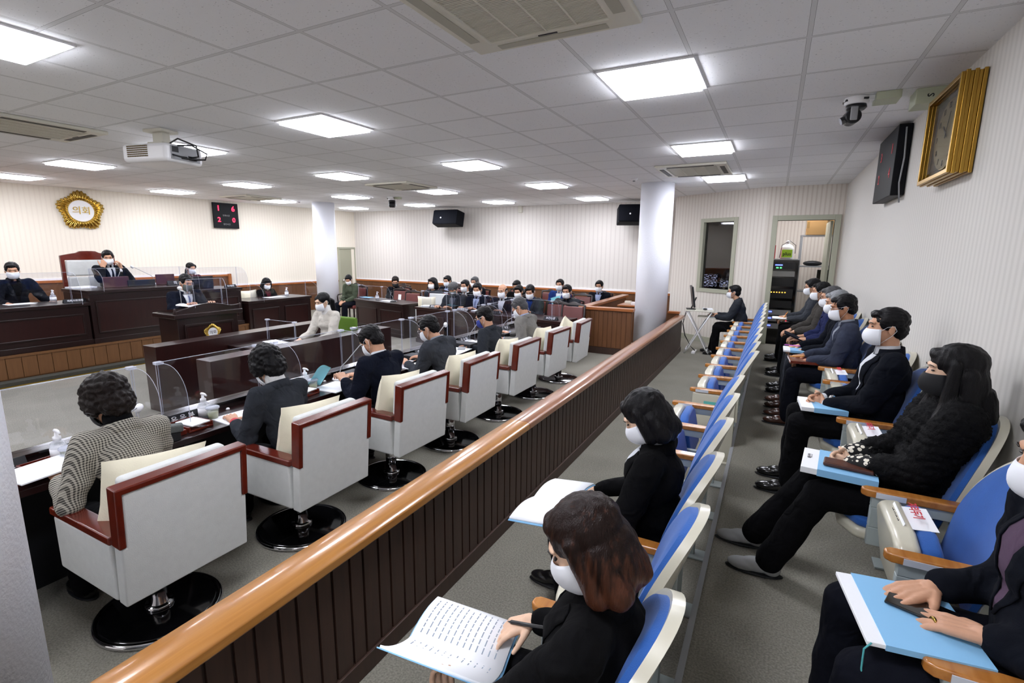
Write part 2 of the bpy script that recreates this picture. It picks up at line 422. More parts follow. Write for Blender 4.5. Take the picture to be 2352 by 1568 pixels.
# ------------------------------------------------------------ lights in the ceiling
mat('lamp_glow', 'f4f6ff', .5, emit=LAMP)
mat('lamp_rim', 'e8e8ea', .4)
LI = [(-.79, 3.42, 'ceiling light panel nearest the wall clock, largest in view'), (-3.64, 3.37, 'ceiling light panel between the large air conditioner and the projector'),
 (-.78, 5.8, 'ceiling light panel just before the small air conditioner above the blue seats'), (-.78, 8.18, 'ceiling light panel beyond the air conditioner, nearest the doorway'),
 (-3.57, 5.68, 'ceiling light panel in the middle of the room, second along its row'), (-5.87, 5.7, 'ceiling light panel between the projector and the four-way air conditioner'),
 (-5.9, 3.47, 'ceiling light panel right behind the projector'), (-8.33, 3.47, 'ceiling light panel to the left of the projector, above the tall bench'),
 (-10.74, 3.58, 'ceiling light panel at the left edge, close to the golden emblem'), (-10.6, 5.87, 'ceiling light panel on the emblem wall side, left of the red clock'),
 (-8.24, 5.81, 'ceiling light panel above and right of the red clock'), (-10.35, 8.05, 'ceiling light panel just left of the far column'),
 (-8.02, 7.99, 'ceiling light panel above and right of the far column top'), (-10.14, 10.2, 'ceiling light panel in the far corner by the grey door'),
 (-5.74, 7.93, 'ceiling light panel directly beyond the middle air conditioner'), (-7.88, 10.12, 'ceiling light panel left of the hanging speaker, in the last row'),
 (-5.68, 10.16, 'ceiling light panel near the back wall between both speakers'), (-3.5, 7.92, 'ceiling light panel between the column and the middle of the ceiling'),
 (-3.49, 10.23, 'ceiling light panel nearest the right-hand speaker'), (-3.75, 1.2, 'ceiling light panel at the top left corner of the photo')]
for x, y, lab in LI:
    t = thing('ceiling_light', lab, 'ceiling light', (x, y, CEIL), 0, 'square light panels in the ceiling')
    obj('lamp_frame', MB().ring([(-.284, -.3), (.284, -.3), (.284, .3), (-.284, .3)], [(-.258, -.272), (.258, -.272), (.258, .272), (-.258, .272)], -.012, .0), 'lamp_rim', t)
    obj('diffuser', MB().box(-.258, .258, -.272, .272, -.03, -.002), 'lamp_glow', t)
NTH = ['first in the front line', 'first in the rear line', 'second in the rear line', 'second in the front line', 'third in the rear line', 'third in the front line', 'fourth in the rear line', 'fourth in the front line']
# panels of the same grid behind the camera's back, which light the near end of the room
for k_, (x, y) in enumerate(((-.79, .6), (-.79, -1.8), (-3.7, -1.3), (-6.2, .9), (-6.2, -1.4), (-8.6, .9), (-8.6, -1.5), (-10.8, 1.0))):
    t = thing('ceiling_light', f'ceiling light panel over the near end of the chamber, {NTH[k_]}', 'ceiling light', (x, y, CEIL), 0, 'light panels over the near end')
    obj('lamp_frame', MB().ring([(-.284, -.3), (.284, -.3), (.284, .3), (-.284, .3)], [(-.258, -.272), (.258, -.272), (.258, .272), (-.258, .272)], -.012, .0), 'lamp_rim', t)
    obj('diffuser', MB().box(-.258, .258, -.272, .272, -.03, -.002), 'lamp_glow', t)
# ------------------------------------------------------------ railing between gallery and chamber
mat('fabric_white', 'd6d8d6', .85, var=.03, vscale=30, bump=.25, bscale=300)
mat('fabric_cushion', 'efe8cf', .8, var=.03, vscale=12, bump=.3, bscale=120)
mat('seat_blue', '1c58a8', .75, var=.05, vscale=20, bump=.3, bscale=400, sheen=.2)
mat('seat_cream', 'cfcbb9', .28, coat=.3)
mat('seat_frame', 'a9b3b3', .4)
mat('leather_red', '6a3330', .35, var=.06, bump=.2, bscale=90, coat=.2)
mat('slat_gap', '2c1c15', .7)
mat('green_sticker', '5fb8b0', .6)
mat('label_plate', 'cdd2dc', .35)
t = thing('railing', 'long low railing with orange wooden handrail and dark slatted side', 'railing', (-1.37, 0, 0))
RH = .64
obj('panel', MB().box(-.035, .02, -2.9, 8.92, .0, RH-.06), 'slat_gap', t)
sl = MB(); y = -2.9; k = 0
while y < 8.9:
    wd_ = .058 if k % 2 else .074
    sl.box(.019, .031, y, min(y+wd_, 8.92), .085, RH-.055); y += wd_+.012; k += 1
y = -2.9; k = 0
while y < 8.9:
    wd_ = .058 if k % 2 else .074
    sl.box(-.046, -.034, y, min(y+wd_, 8.92), .085, RH-.055); y += wd_+.012; k += 1
obj('slats', sl, 'wood_slat', t)
obj('kickboard', MB().box(-.052, .042, -2.9, 8.93, .0, .085), 'wood_slat', t, bevel=.004)
cap = [(-.075, RH-.035), (-.075, RH-.012), (-.06, RH), (.06, RH), (.078, RH-.014), (.078, RH-.045), (.06, RH-.062), (-.06, RH-.062)]
Mx = Matrix(((1, 0, 0, 0), (0, 0, 1, 0), (0, 1, 0, 0), (0, 0, 0, 1)))
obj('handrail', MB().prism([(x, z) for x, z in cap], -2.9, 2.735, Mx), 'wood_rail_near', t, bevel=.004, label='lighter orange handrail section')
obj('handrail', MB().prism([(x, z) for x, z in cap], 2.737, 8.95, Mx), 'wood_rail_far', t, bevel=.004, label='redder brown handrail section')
# low panelled booth in front of the far column
t = thing('partition', 'low brown panelled partition with orange top rail beside the white column', 'partition', (0, 0, 0))
BP = [((-2.87, 8.05), (-2.02, 8.02)), ((-2.87, 8.05), (-2.86, 10.75))]
pa = MB().box(-2.87, -2.0, 8.05, 8.11, 0, .74).box(-2.87, -2.80, 8.11, 10.7, 0, .74).box(-1.58, -1.40, 8.88, 8.94, 0, .66)
obj('panel', pa, 'wood_booth', t)
kb = MB()
for i in range(11): kb.box(-2.86+i*.078, -2.86+i*.078+.072, 8.04, 8.05, .12, .73)
obj('slats', kb, 'wood_booth', t)
obj('kickboard', MB().box(-2.89, -2.0, 8.03, 8.05, 0, .11), 'wood_slat', t)
obj('top_rail', MB().box(-2.91, -1.97, 8.0, 8.14, .74, .79).box(-2.91, -2.76, 8.14, 10.75, .74, .79), 'wood_trim', t, bevel=.008)
obj('top_rail', MB().box(-1.58, -1.38, 8.85, 8.97, .66, .70), 'wood_trim', t, bevel=.008)
t = thing('shelf_counter', 'narrow wooden counter behind the panelled partition, left of the white column', 'counter', (-2.3, 9.6, 0))
obj('counter_top', MB().box(-.3, .35, -.3, .3, .68, .71), 'wood_trim', t, bevel=.004)
obj('support', MB().box(-.26, .3, -.26, .26, 0, .68), 'wood_wain', t)
for i, (x, y) in enumerate(((-.18, .05), (-.02, -.1), (.12, .06))):
    q = MB().box(x-.06, x+.06, y-.05, y+.05, .71, .76+.02*(i == 2))
    tag(obj('storage_box', put(q, Matrix.Translation((-2.3, 9.6, 0))), ['ivory_plastic', 'white_plastic', 'ivory_plastic'][i], bevel=.004), ['small ivory box at the left end of the counter behind the partition', 'small white box in the middle of the counter behind the partition', 'taller ivory box at the right of the counter beside the column'][i], 'box', 'small boxes on the far counter')

# ------------------------------------------------------------ emblem builder (gold petals round a white disc with lettering)
def emblem(parent, loc, d, r, mats=('gold', 'white_paint'), txt='의회', tm='brass_dark'):
    M = facing(loc, d)
    def rad(a):       # five soft lobes, point up
        return r*(.91+.09*math.cos(5*(a-PI/2)))
    V = []; F = []; n = 280; prof = [(0.52, .03), (.56, .075), (.66, .085), (.8, .075), (.93, .05), (1.0, .02), (1.0, -.01)]
    for k in range(n):
        a = 2*PI*k/n
        fl = 1+.95*math.cos(a*35+.6*math.sin(a*5)); ed = 1+.03*math.cos(a*35)
        for i, (q, h) in enumerate(prof):
            rr2 = (r*q if q < .6 else (r*.6+(rad(a)*ed-r*.6)*(q-.6)/.4))
            hh = h*r*(1+(.35*(fl-1) if 0 < i < 5 else 0))*1.3
            V.append(M @ Vector((rr2*math.cos(a), rr2*math.sin(a), hh)))
    m_ = len(prof)
    for k in range(n):
        for i in range(m_-1):
            a0 = k*m_+i; b0 = ((k+1) % n)*m_+i
            F.append((a0, b0, b0+1, a0+1))
    e = MB().add(V, F)
    p = obj('petal_ring', e, mats[0], parent, smooth=True)
    obj('centre_disc', MB().lathe([(r*.53, 0), (r*.53, .045*r), (0.0, .055*r)], 48, M=M), mats[1], parent)
    obj('lettering', put(text_mesh(txt, r*.42, .01*r), M @ Matrix.Translation((0, 0, .07*r))), tm, parent)
t = thing('wall_emblem', 'golden flower emblem with white centre on the wall above the bench', 'emblem')
emblem(t, (lx(4.86)+.03, 4.86, 2.375), (1, -.085, 0), .375)

# ------------------------------------------------------------ panelled desk front helper
def desk(t, L_, dp, z0, z1, panels, top='black_gloss', overhang=.02, mt='wood_dark'):
    """desk in local coords: front face at y=0 looking -y, x 0..L_, depth dp"""
    obj('body', MB().box(0, L_, 0, .04, z0, z1-.05).box(0, .04, .04, dp, z0, z1-.05).box(L_-.04, L_, .04, dp, z0, z1-.05), mt, t)
    obj('desk_top', MB().box(-overhang, L_+overhang, -.03, dp, z1-.045, z1), mt, t, bevel=.006)
    obj('plinth', MB().box(-.015, L_+.015, -.02, .0, z0, z0+.07), mt, t, bevel=.004)
    wd = L_/panels
    for i in range(panels):
        a, b = i*wd+.06, (i+1)*wd-.06; c, d = z0+.14, z1-.15
        Q = Matrix(((1, 0, 0, 0), (0, 0, -1, 0), (0, 1, 0, 0), (0, 0, 0, 1)))
        g = .022
        pn = obj('front_panel', MB().prism([(a+g, c+g), (b-g, c+g), (b-g, d-g), (a+g, d-g)], 0, .006, Q), 'wood_dark_panel', t)
        obj('moulding', MB().ring([(a, c), (b, c), (b, d), (a, d)], [(a+g, c+g), (b-g, c+g), (b-g, d-g), (a+g, d-g)], 0, .016, Q), mt, pn, bevel=.005)
def deskw(name, label, p, q, dp, z0, z1, panels, cat='desk', mt='wood_dark', group=None):
    p = Vector(p); q = Vector(q); d = q-p
    t = thing(name, label, cat, (p.x, p.y, 0), math.atan2(d.y, d.x), group)
    desk(t, d.length, dp, z0, z1, panels, mt=mt); return t
# dais benches: fronts face +x, so their line runs from low y to high y
deskw('bench_desk', 'dark wooden bench desk at the left edge, lower than the presiding one', (-8.4, .9), (-8.4, 3.36), .62, .365, .95, 2)
deskw('bench_desk', 'tallest dark wooden bench desk below the emblem, where the presiding man sits', (-8.38, 3.38), (-8.38, 4.68), .75, .365, 1.11, 1)
deskw('bench_desk', 'dark wooden bench desk behind the lectern with a closed black laptop', (-8.4, 4.7), (-8.4, 5.62), .65, .365, 1.02, 1)
deskw('bench_desk', 'dark wooden desk on the floor right of the dais, before the column', (-8.3, 5.68), (-8.3, 7.03), .62, 0, .77, 2)
deskw('officials_desk', 'dark wooden two-panel desk left of the long officials desk with sanitizer on it', (-7.85, 7.82), (-6.27, 7.47), .5, 0, .67, 2)
deskw('officials_desk', 'long reddish dark desk of the masked officials with nameplates along it', (-5.85, 7.34), (-2.80, 6.92), .52, 0, .665, 4, mt='wood_dark_panel')
# ------------------------------------------------------------ lectern
t = thing('lectern', 'dark wooden lectern with curved top board and golden emblem on its front', 'lectern', (-6.25, 3.74, 0))
LWd = .38
obj('body', MB().box(-.42, -.02, -LWd, LWd, 0, .88), 'wood_dark', t, bevel=.006)
obj('base', MB().box(-.45, .01, -LWd-.03, LWd+.03, 0, .10), 'wood_dark', t, bevel=.006)
Qx = Matrix(((0, 0, 1, 0), (1, 0, 0, 0), (0, 1, 0, 0), (0, 0, 0, 1)))
fp = obj('front_panel', MB().prism([(-.28, .18), (.28, .18), (.28, .76), (-.28, .76)], -.02, -.012, Qx), 'wood_dark_panel', t)
obj('moulding', MB().ring([(-.31, .15), (.31, .15), (.31, .79), (-.31, .79)], [(-.28, .18), (.28, .18), (.28, .76), (-.28, .76)], -.02, .0, Qx), 'wood_dark', fp, bevel=.005)
obj('ledge', MB().box(-.46, .03, -LWd-.05, LWd+.05, .87, .925), 'wood_dark', t, bevel=.01)
cv = [(-LWd-.04, .92), (LWd+.04, .92), (LWd+.04, .985)]+[(LWd*.9-k*LWd*1.8/16, .975+.055*math.sin(PI*k/16)**1.5) for k in range(1, 16)]+[(-LWd-.04, .95)]
obj('top_board', MB().prism(cv, -.03, .0, Qx), 'wood_dark', t, bevel=.004)
obj('reading_slope', MB().prism([(-.42, .92), (-.03, .92), (-.03, .99), (-.42, .94)], -LWd, LWd, Matrix(((1, 0, 0, 0), (0, 0, 1, 0), (0, 1, 0, 0), (0, 0, 0, 1)))), 'wood_dark', t)
for s in (-1, 1): obj('scroll', MB().rods((-.0, s*(LWd+.03), .93), (-.0, s*(LWd+.03), .985), .016, .012, 12, True), 'wood_dark', t, smooth=True)
emblem(t, (-.006, .02, .655), (1, 0, 0), .115, tm='black_matte')
# ------------------------------------------------------------ recorder's booth: two low walls and a desk surface
t = thing('partition', 'low dark red-brown double wall around the recorder in the middle of the floor', 'partition')
obj('wall_panel', MB().box(-5.8, -5.57, 2.74, 5.05, 0, .70), 'wood_dark_panel', t, bevel=.004)
obj('wall_panel', MB().box(-4.66, -4.44, 2.62, 5.03, 0, .70), 'wood_dark_panel', t, bevel=.004)
obj('end_panel', MB().box(-5.57, -4.66, 3.46, 3.5, 0, .56), 'wood_dark', t)
t = thing('recorder_desk', 'small dark desk surface between the two low walls in front of the recorder', 'desk', (-5.12, 3.75, 0))
obj('desk_top', MB().box(-.44, .45, -.25, .25, .565, .60), 'wood_dark', t, bevel=.004)
for s in (-1, 1): obj('side_panel', MB().box(s*.42-.015, s*.42+.015, -.22, .22, 0, .565), 'wood_dark', t)
# ------------------------------------------------------------ councillors' long desk
t = thing('council_desk', 'long dark glossy desk where the councillors sit behind clear screens', 'desk', (-2.84, 0, 0))
DT = .66
dy0, dy1 = -.2, 6.32
obj('desk_top', MB().box(-.36, 0, dy0, dy1, DT-.035, DT), 'wood_dark', t, bevel=.004)
obj('front_board', MB().box(-.42, -.36, dy0, dy1, 0, DT+.035), 'wood_dark', t, bevel=.004)
obj('screen_ledge', MB().box(-.44, -.33, dy0, dy1, DT+.035, DT+.05), 'black_gloss', t, bevel=.003)
for k in range(8):
    y = .72+.795*k
    obj('divider_panel', MB().box(-.35, -.03, y-.015, y+.015, 0, DT-.035), 'wood_dark', t)
obj('modesty_panel', MB().box(-.36, -.33, dy0, dy1, 0, DT-.035), 'black_matte', t)
CY = [.80+.788*k for k in range(7)]          # near edge of each screened place
for k in range(7):
    y = CY[k]+.53
    obj('document_tray', MB().box(-.29, -.01, y, y+.15, DT, DT+.045), 'black_matte', t, bevel=.003, label='flat black box between two places')
# ------------------------------------------------------------ clear screens
def screen_unit(label, loc, rz, wdt, h=.325, wing=.28, group=None, clips=True):
    t = thing('acrylic_screen', label, 'screen', loc, rz, group)
    """front sheet along x, wings curve back along +y"""
    obj('front_sheet', MB().box(0, wdt, -.002, .002, 0, h), 'acrylic', t)
    edge = MB().box(0, wdt, -.0022, .0022, h-.002, h+.001)
    for x in (.006, wdt-.006):
        c = [(0, 0), (wing, 0), (wing, h*.42)]+[(wing*(.36+.64*math.cos(a)), h*(.42+.58*math.sin(a))) for a in [PI/2*q/8 for q in range(1, 9)]]+[(0, h)]
        Qy = Matrix(((0, 0, 1, x), (1, 0, 0, 0), (0, 1, 0, 0), (0, 0, 0, 1)))
        obj('side_wing', MB().prism(c, -.002, .002, Qy), 'acrylic', t)
        rim = [Qy @ Vector((a, b, 0)) for a, b in c[1:]]
        edge.tube(rim, .0016, 5)
        for px in (x-.012 if x < .1 else x+.012, x): edge.tube([(px, .0, 0), (px, .0, h)], .0017, 5)
        if clips: obj('corner_clip', MB().box(x-.022, x+.022, -.012, .03, h-.012, h+.006), 'acrylic_edge', t, bevel=.004)
    obj('sheet_edges', edge, 'acrylic_edge', t)
    return t
ORD = ['nearest', 'second', 'third', 'fourth', 'fifth', 'sixth', 'seventh and farthest']
WHO = ['houndstooth jacket', 'red scarf', 'navy jacket', 'charcoal jacket', 'deep blue mask', 'light grey suit', 'empty last armchair']
for k in range(7):
    # local x runs along +y world, local +y points to +x world -> rotate so that x->+y needs mirrored wings; use rz=-90 from the far end
    screen_unit(f'clear screen before the {WHO[k]}, {ORD[k]} along the council desk', (-3.235, CY[k]+.655, DT+.05), -PI/2, .655, group='clear screens along the council desk')
# screens on the dais, lectern and officials' desks
screen_unit('clear screen around the man at the left edge of the bench', (-8.42, 3.2, .95), -PI/2, .95, .42, .3, clips=False)
screen_unit('clear tall screen before the presiding man on the tallest desk', (-8.40, 4.62, 1.11), -PI/2, 1.2, .30, .35, clips=False)
screen_unit('clear screen on the bench desk with the black laptop', (-8.42, 5.58, 1.02), -PI/2, .84, .36, .3, clips=False)
screen_unit('clear screen on the floor desk before the woman by the far column', (-8.32, 6.95, .77), -PI/2, 1.2, .30, .35, clips=False)
screen_unit('small clear screen at the recorder, clipped to the low dark wall', (-5.5, 4.0-.02, .60), 0, .5, .25, .02)
screen_unit('clear upright shield on top of the wooden lectern', (-6.30, 3.95, .99), -PI/2, .42, .34, .12, clips=False)
for i, (x, y, wd_, lab) in enumerate(((-7.7, 7.77, .75, 'clear screen at the left half of the two-panel desk'), (-5.68, 7.30, .62, 'clear screen before the man in the grey cap'), (-4.95, 7.20, .62, 'clear screen before the lilac tie'),
        (-4.22, 7.10, .62, 'clear screen before the balding man in the white shirt'), (-3.52, 7.0, .6, 'clear screen before the dark-haired man at the right of the long desk'))):
    screen_unit(lab, (x, y, .67), -.16, wd_, .30, .22, 'clear screens along the officials desks')

# ------------------------------------------------------------ white armchairs on round chrome bases
def white_chair():
    t = thing('armchair', 'x', 'armchair')
    b = obj('base', MB().lathe([(.0, .034), (.05, .033), (.24, .026), (.262, .018)], 48), 'black_gloss', t, smooth=True)
    obj('rim', MB().lathe([(.262, .0), (.272, .004), (.274, .014), (.266, .024), (.255, .026), (.25, .02)], 48), 'chrome', b, smooth=True)
    obj('column', MB().rods((0, 0, .03), (0, 0, .33), .042, .042, 24).rods((0, 0, .03), (0, 0, .05), .065, .06, 24), 'chrome', t, smooth=True)
    for s in (-1, 1):
        x0, x1 = (.205, .275) if s > 0 else (-.275, -.205)
        obj('arm', MB().box(x0, x1, -.26, .22, .315, .565), 'fabric_white', t, bevel=.014, seg=3)
        obj('arm_cap', MB().box(x0-.006, x1+.006, -.27, .235, .565, .602), 'wood_mahog', t, bevel=.009, seg=3)
    Mb = Matrix.Translation((0, -.265, .315)) @ Matrix.Rotation(R(5), 4, 'X')
    Q = Mb @ Matrix(((1, 0, 0, 0), (0, 0, 1, 0), (0, 1, 0, 0), (0, 0, 0, 1)))
    obj('back_panel', MB().prism([(-.272, 0), (.272, 0), (.272, .26), (.253, .26), (.253, .49), (-.253, .49), (-.253, .26), (-.272, .26)], -.058, .0, Q), 'fabric_white', t, bevel=.008, seg=3)
    fr_ = MB()
    fr_.prism([(-.281, .262), (-.253, .262), (-.253, .487), (.253, .487), (.253, .262), (.281, .262), (.281, .515), (-.281, .515)], -.064, -.002, Q)
    obj('back_frame', fr_, 'wood_mahog', t, bevel=.007, seg=3)
    obj('back_cushion', MB().box(-.225, .225, .0, .065, .02, .515, Mb), 'fabric_white', t, bevel=.022, seg=4)
    obj('seat', MB().box(-.205, .205, -.22, .235, .32, .40), 'fabric_white', t, bevel=.02, seg=3)
    obj('under_frame', MB().box(-.2, .2, -.2, .2, .30, .325), 'black_matte', t)
    return t
DISCS = [1.13, 1.95, 2.78, 3.57, 4.45, 5.31, 6.13]
ch0 = white_chair()
tgt = thing('cushion', 'x', 'cushion')
def pillow():
    V = []; F = []; n = 16
    for sd_ in (1, -1):
        for j in range(n+1):
            for i in range(n+1):
                u, v = i/n*2-1, j/n*2-1
                e = max(0, (1-abs(u)**2.6))*max(0, (1-abs(v)**2.6))
                pin = 1-.07*(1-abs(u*v))*(abs(u)**3+abs(v)**3)
                wr = .006*math.sin(9*u+4*v)*(abs(v)**2)
                V.append((u*.215*pin, sd_*(.07*e**.42+wr*e), v*.2*pin))
    st = (n+1)**2
    for sd_ in (0, 1):
        for j in range(n):
            for i in range(n):
                a = sd_*st+j*(n+1)+i
                q = (a, a+1, a+n+2, a+n+1); F.append(q if sd_ else q[::-1])
    return MB().add(V, F)
pl = obj('cushion', pillow(), 'fabric_cushion', smooth=True)
COL.objects.unlink(tgt); bpy.data.objects.remove(tgt)
CW = ['person in the houndstooth jacket', 'person with the red scarf', 'person in the navy jacket', 'person in the charcoal jacket', 'person in the blue mask', 'person in the grey suit', None]
for k, y in enumerate(DISCS):
    c = ch0 if k == 0 else dup(ch0)
    c.location = (-2.47, y-.03, 0); c.rotation_euler = (0, 0, PI/2+R([0, 0, -2, 1, 0, -1, 3][k]))
    wh = f'white armchair with mahogany trim under the {CW[k]}' if CW[k] else 'empty white armchair with mahogany trim, farthest in the councillors row'
    tag(c, wh, 'armchair', 'white armchairs in the councillors row')
    c.scale = (.945, 1, 1)
    q = pl if k == 0 else pl.copy()
    if k: COL.objects.link(q)
    tag(q, (f'cream cushion squeezed behind the {CW[k]}' if CW[k] else 'cream cushion in the last, empty armchair'), 'cushion', 'cream cushions in the armchairs')
    M_ = Matrix.Translation((-2.47, y-.03, 0)) @ Matrix.Rotation(PI/2, 4, 'Z')
    q.matrix_world = M_ @ Matrix.Translation((.02 if k % 2 else -.01, -.09, .635)) @ Matrix.Rotation(R(9), 4, 'X') @ Matrix.Rotation(R([8, 5, 6, 4, 7, 5, 20][k]), 4, 'Y')
c = dup(ch0, (-5.98, 8.0, 0), PI+.1, 'white armchair behind the two-panel desk, left of the grey cap', 'white armchairs of officials'); c['category'] = 'armchair'
q = pl.copy(); COL.objects.link(q); q.matrix_world = Matrix.Translation((-5.98, 7.83, .64)) @ Matrix.Rotation(PI+.1, 4, 'Z'); q.scale = (.95, 1, .85)
tag(q, 'cream cushion standing in the armchair behind the two-panel desk', 'cushion')
c = dup(ch0, (-9.25, 6.45, 0), -PI/2, 'white armchair of the woman seated right of the dais', 'white armchairs of officials')
q = pl.copy(); COL.objects.link(q); q.matrix_world = Matrix.Translation((-9.05, 6.22, .70)) @ Matrix.Rotation(-PI/2+.3, 4, 'Z')
tag(q, 'pale cushion beside the woman seated right of the dais', 'cushion')

# ------------------------------------------------------------ blue tip-up seats
def prof_back(h, w_, r=.15, n=8):
    P = [(-w_*.82, 0), (w_*.82, 0), (w_, h*.35), (w_, h-r)]
    P += [(w_-r+r*math.cos(a), h-r+r*math.sin(a)*.92) for a in [PI/2*i/n for i in range(1, n)]]
    P += [(-x, y) for x, y in P[::-1][:n] if True]
    return P
def back_outline(w_, h, k=0):
    pts = []
    n = 28
    for i in range(n+1):
        a = PI*i/n
        e = 2.6
        x = math.copysign(abs(math.cos(a))**(2/e), math.cos(a))*w_; y = abs(math.sin(a))**(2/e)*h*.42
        pts.append((x, h*.58+y))
    return [(-w_*.78, 0), (w_*.78, 0)]+pts
def blue_seat(open_=False, note=False, endpanel=False, farm=False):
    """faces +y locally; origin on the floor under the middle of the seat"""
    t = thing('tip_up_seat', 'x', 'seat')
    def bk(wd_, h, off, rise=0):
        def fn(u, v):
            v = 1-(1-v)**1.9; e = 1 if v < .45 else max(0, 1-((v-.45)/.55)**2.2)**.48
            hw = wd_*(.82+.18*min(1, v/.45))*max(e, .02)
            x = (u*2-1)*hw
            return Vector((x, -.055-v*h*.235-.035*v*v+off+.045*(x/.23)**2+rise*(1-abs(u*2-1)**4)*(1-abs(2*v-1)**6), .36+v*h+.0))
        return fn
    def slab(f0, f1, nu=14, nv=18):
        m_ = MB().grid(f0, nu, nv); k = len(m_.v); m_.grid(f1, nu, nv)
        B = [j_*(nu+1) for j_ in range(nv+1)]+[nv*(nu+1)+i_ for i_ in range(1, nu+1)]+[j_*(nu+1)+nu for j_ in range(nv-1, -1, -1)]+[i_ for i_ in range(nu-1, 0, -1)]
        m_.f += [(B[q], B[(q+1) % len(B)], B[(q+1) % len(B)]+k, B[q]+k) for q in range(len(B))]
        return m_
    obj('back_shell', slab(bk(.236, .555, -.03), bk(.236, .555, .0)), 'seat_cream', t, bevel=.008, seg=2, smooth=True)
    obj('back_cushion', slab(lambda u, v: bk(.214, .535, .0)(u, v)+Vector((0, 0, .006)), lambda u, v: bk(.21, .53, .02, .022)(u, v)+Vector((0, 0, .008))), 'seat_blue', t, bevel=.008, seg=2, smooth=True)
    if open_:
        Ms = Matrix.Translation((0, -.1, .385)) @ Matrix.Rotation(R(3), 4, 'X')
        P = [(-.2, 0), (.2, 0), (.215, .2), (.19, .33), (.1, .385), (-.1, .385), (-.19, .33), (-.215, .2)]
        obj('seat_pan', MB().prism(P, -.065, -.012, Ms), 'seat_cream', t, bevel=.02, seg=3)
        obj('seat_cushion', MB().prism([(x*.94, .01+y*.95) for x, y in P], -.014, .036, Ms), 'seat_blue', t, bevel=.018, seg=3)
    else:
        Ms = Matrix.Translation((0, -.045, .335)) @ Matrix.Rotation(R(78), 4, 'X')
        P = [(-.2, 0), (.2, 0), (.215, .15), (.19, .27), (.12, .305), (-.12, .305), (-.19, .27), (-.215, .15)]
        Ms = Matrix.Translation((0, .075, .33)) @ Matrix.Rotation(R(80), 4, 'X')
        obj('seat_pan', MB().prism(P, -.075, -.0, Ms), 'seat_cream', t, bevel=.025, seg=3)
        obj('seat_cushion', MB().prism([(x*.93, y*.96) for x, y in P], .0, .06, Ms), 'seat_blue', t, bevel=.02, seg=3)
        if note:
            nt_ = obj('paper_notice', MB().box(-.09, .09, -.10, .0, .0, .002, Matrix.Translation((0, .0, .633)) @ Matrix.Rotation(R(-6), 4, 'X') @ Matrix.Translation((0, .16, 0))).box(-.09, .09, 0, .07, 0, .002, Matrix.Translation((0, .155, .634)) @ Matrix.Rotation(R(-70), 4, 'X')), 'paper', t)
            obj('lettering', put(text_mesh('거리두기', .035, .0005, bold=.001), Matrix.Translation((.0, .115, .652)) @ Matrix.Rotation(R(-6), 4, 'X') @ Matrix.Rotation(PI, 4, 'Z')), 'note_red', nt_)
            obj('lettering', put(text_mesh('띄어앉기', .03, .0005, bold=.001), Matrix.Translation((.0, .172, .612)) @ Matrix.Rotation(R(-70), 4, 'X') @ Matrix.Rotation(PI, 4, 'Z')), 'black_matte', nt_)
    def arm(x, end=False):
        stand = MB()
        for (y0_, y1_, z0_, z1_) in ((-.14, .2, .53, .575), (-.14, -.06, .36, .53), (.13, .2, .44, .53), (-.06, .2, .36, .44), (-.10, -.02, 0, .36)):
            stand.box(x-.016, x+.016, y0_, y1_, z0_, z1_)
        stand.box(x-.05, x+.05, -.16, .06, 0, .012)
        if end: stand.box(x-.028, x-.014, -.12, .21, .05, .57)
        ast = obj('arm_stand', stand, 'seat_cream' if end else 'seat_frame', t, bevel=.004)
        if end: obj('sticker', MB().box(x-.0295, x-.0282, .02, .12, .47, .51), 'green_sticker', ast)
        A = [(x-.027, -.12), (x+.027, -.12), (x+.03, .12), (x+.026, .22), (x+.012, .238), (x-.012, .238), (x-.026, .22), (x-.03, .12)]
        aw = obj('armrest', MB().prism(A, .575, .607), 'wood_arm', t, bevel=.008, seg=3)
        obj('number_plate', MB().box(x-.0315, x-.029, .09, .19, .58, .602), 'label_plate', aw)
    arm(-.2525, endpanel)
    if farm: arm(.2525)
    return t
mat('note_red', 'c8323c', .6)
SP = {}
PITCH = .505
# facing -x : rz=+90 ; local x -> +y world, so the left arm (-x) is the one nearest the camera
def row(x, z, y0_, n, state, labels, group, first_end=False, last_far=True):
    for k in range(n):
        st = state[k]; key = (st, k == 0 and first_end, k == n-1 and last_far)
        loc = (x, y0_+PITCH*k+PITCH/2, z)
        if key in SP: s_ = dup(SP[key], loc, PI/2)
        else:
            s_ = blue_seat(st == 'o', st == 'n', key[1], key[2]); s_.location = loc; s_.rotation_euler = (0, 0, PI/2); SP[key] = s_
        tag(s_, labels[k], 'seat', group)
NUM = ['first', 'second', 'third', 'fourth', 'fifth', 'sixth', 'seventh', 'eighth', 'ninth', 'tenth']
Lf = [f'blue tip-up seat, {NUM[k]} of the far front-row block beyond the gap' for k in range(9)]+['blue tip-up seat under the man at the computer table']
Lf[0] = 'blue seat with a cream side panel and green sticker'
row(-.30, 0, 4.26, 10, 'f'*9+'o', Lf, 'blue tip-up seats in the far front-row block', True)
Ln = ['blue tip-up seat under the brown-haired woman writing, nearest of all', 'empty blue seat between the two women of the front row', 'blue seat under the black-haired woman reading in the front row', 'first empty blue seat beyond the black-haired woman', 'second empty blue seat beyond the black-haired woman', 'third empty blue seat beyond the black-haired woman, last before the gap']
PITCH_OLD = PITCH; PITCH = .495
row(-.36, 0, .82, 6, 'ofofff', Ln, 'blue tip-up seats in the near front-row block')
PITCH = PITCH_OLD
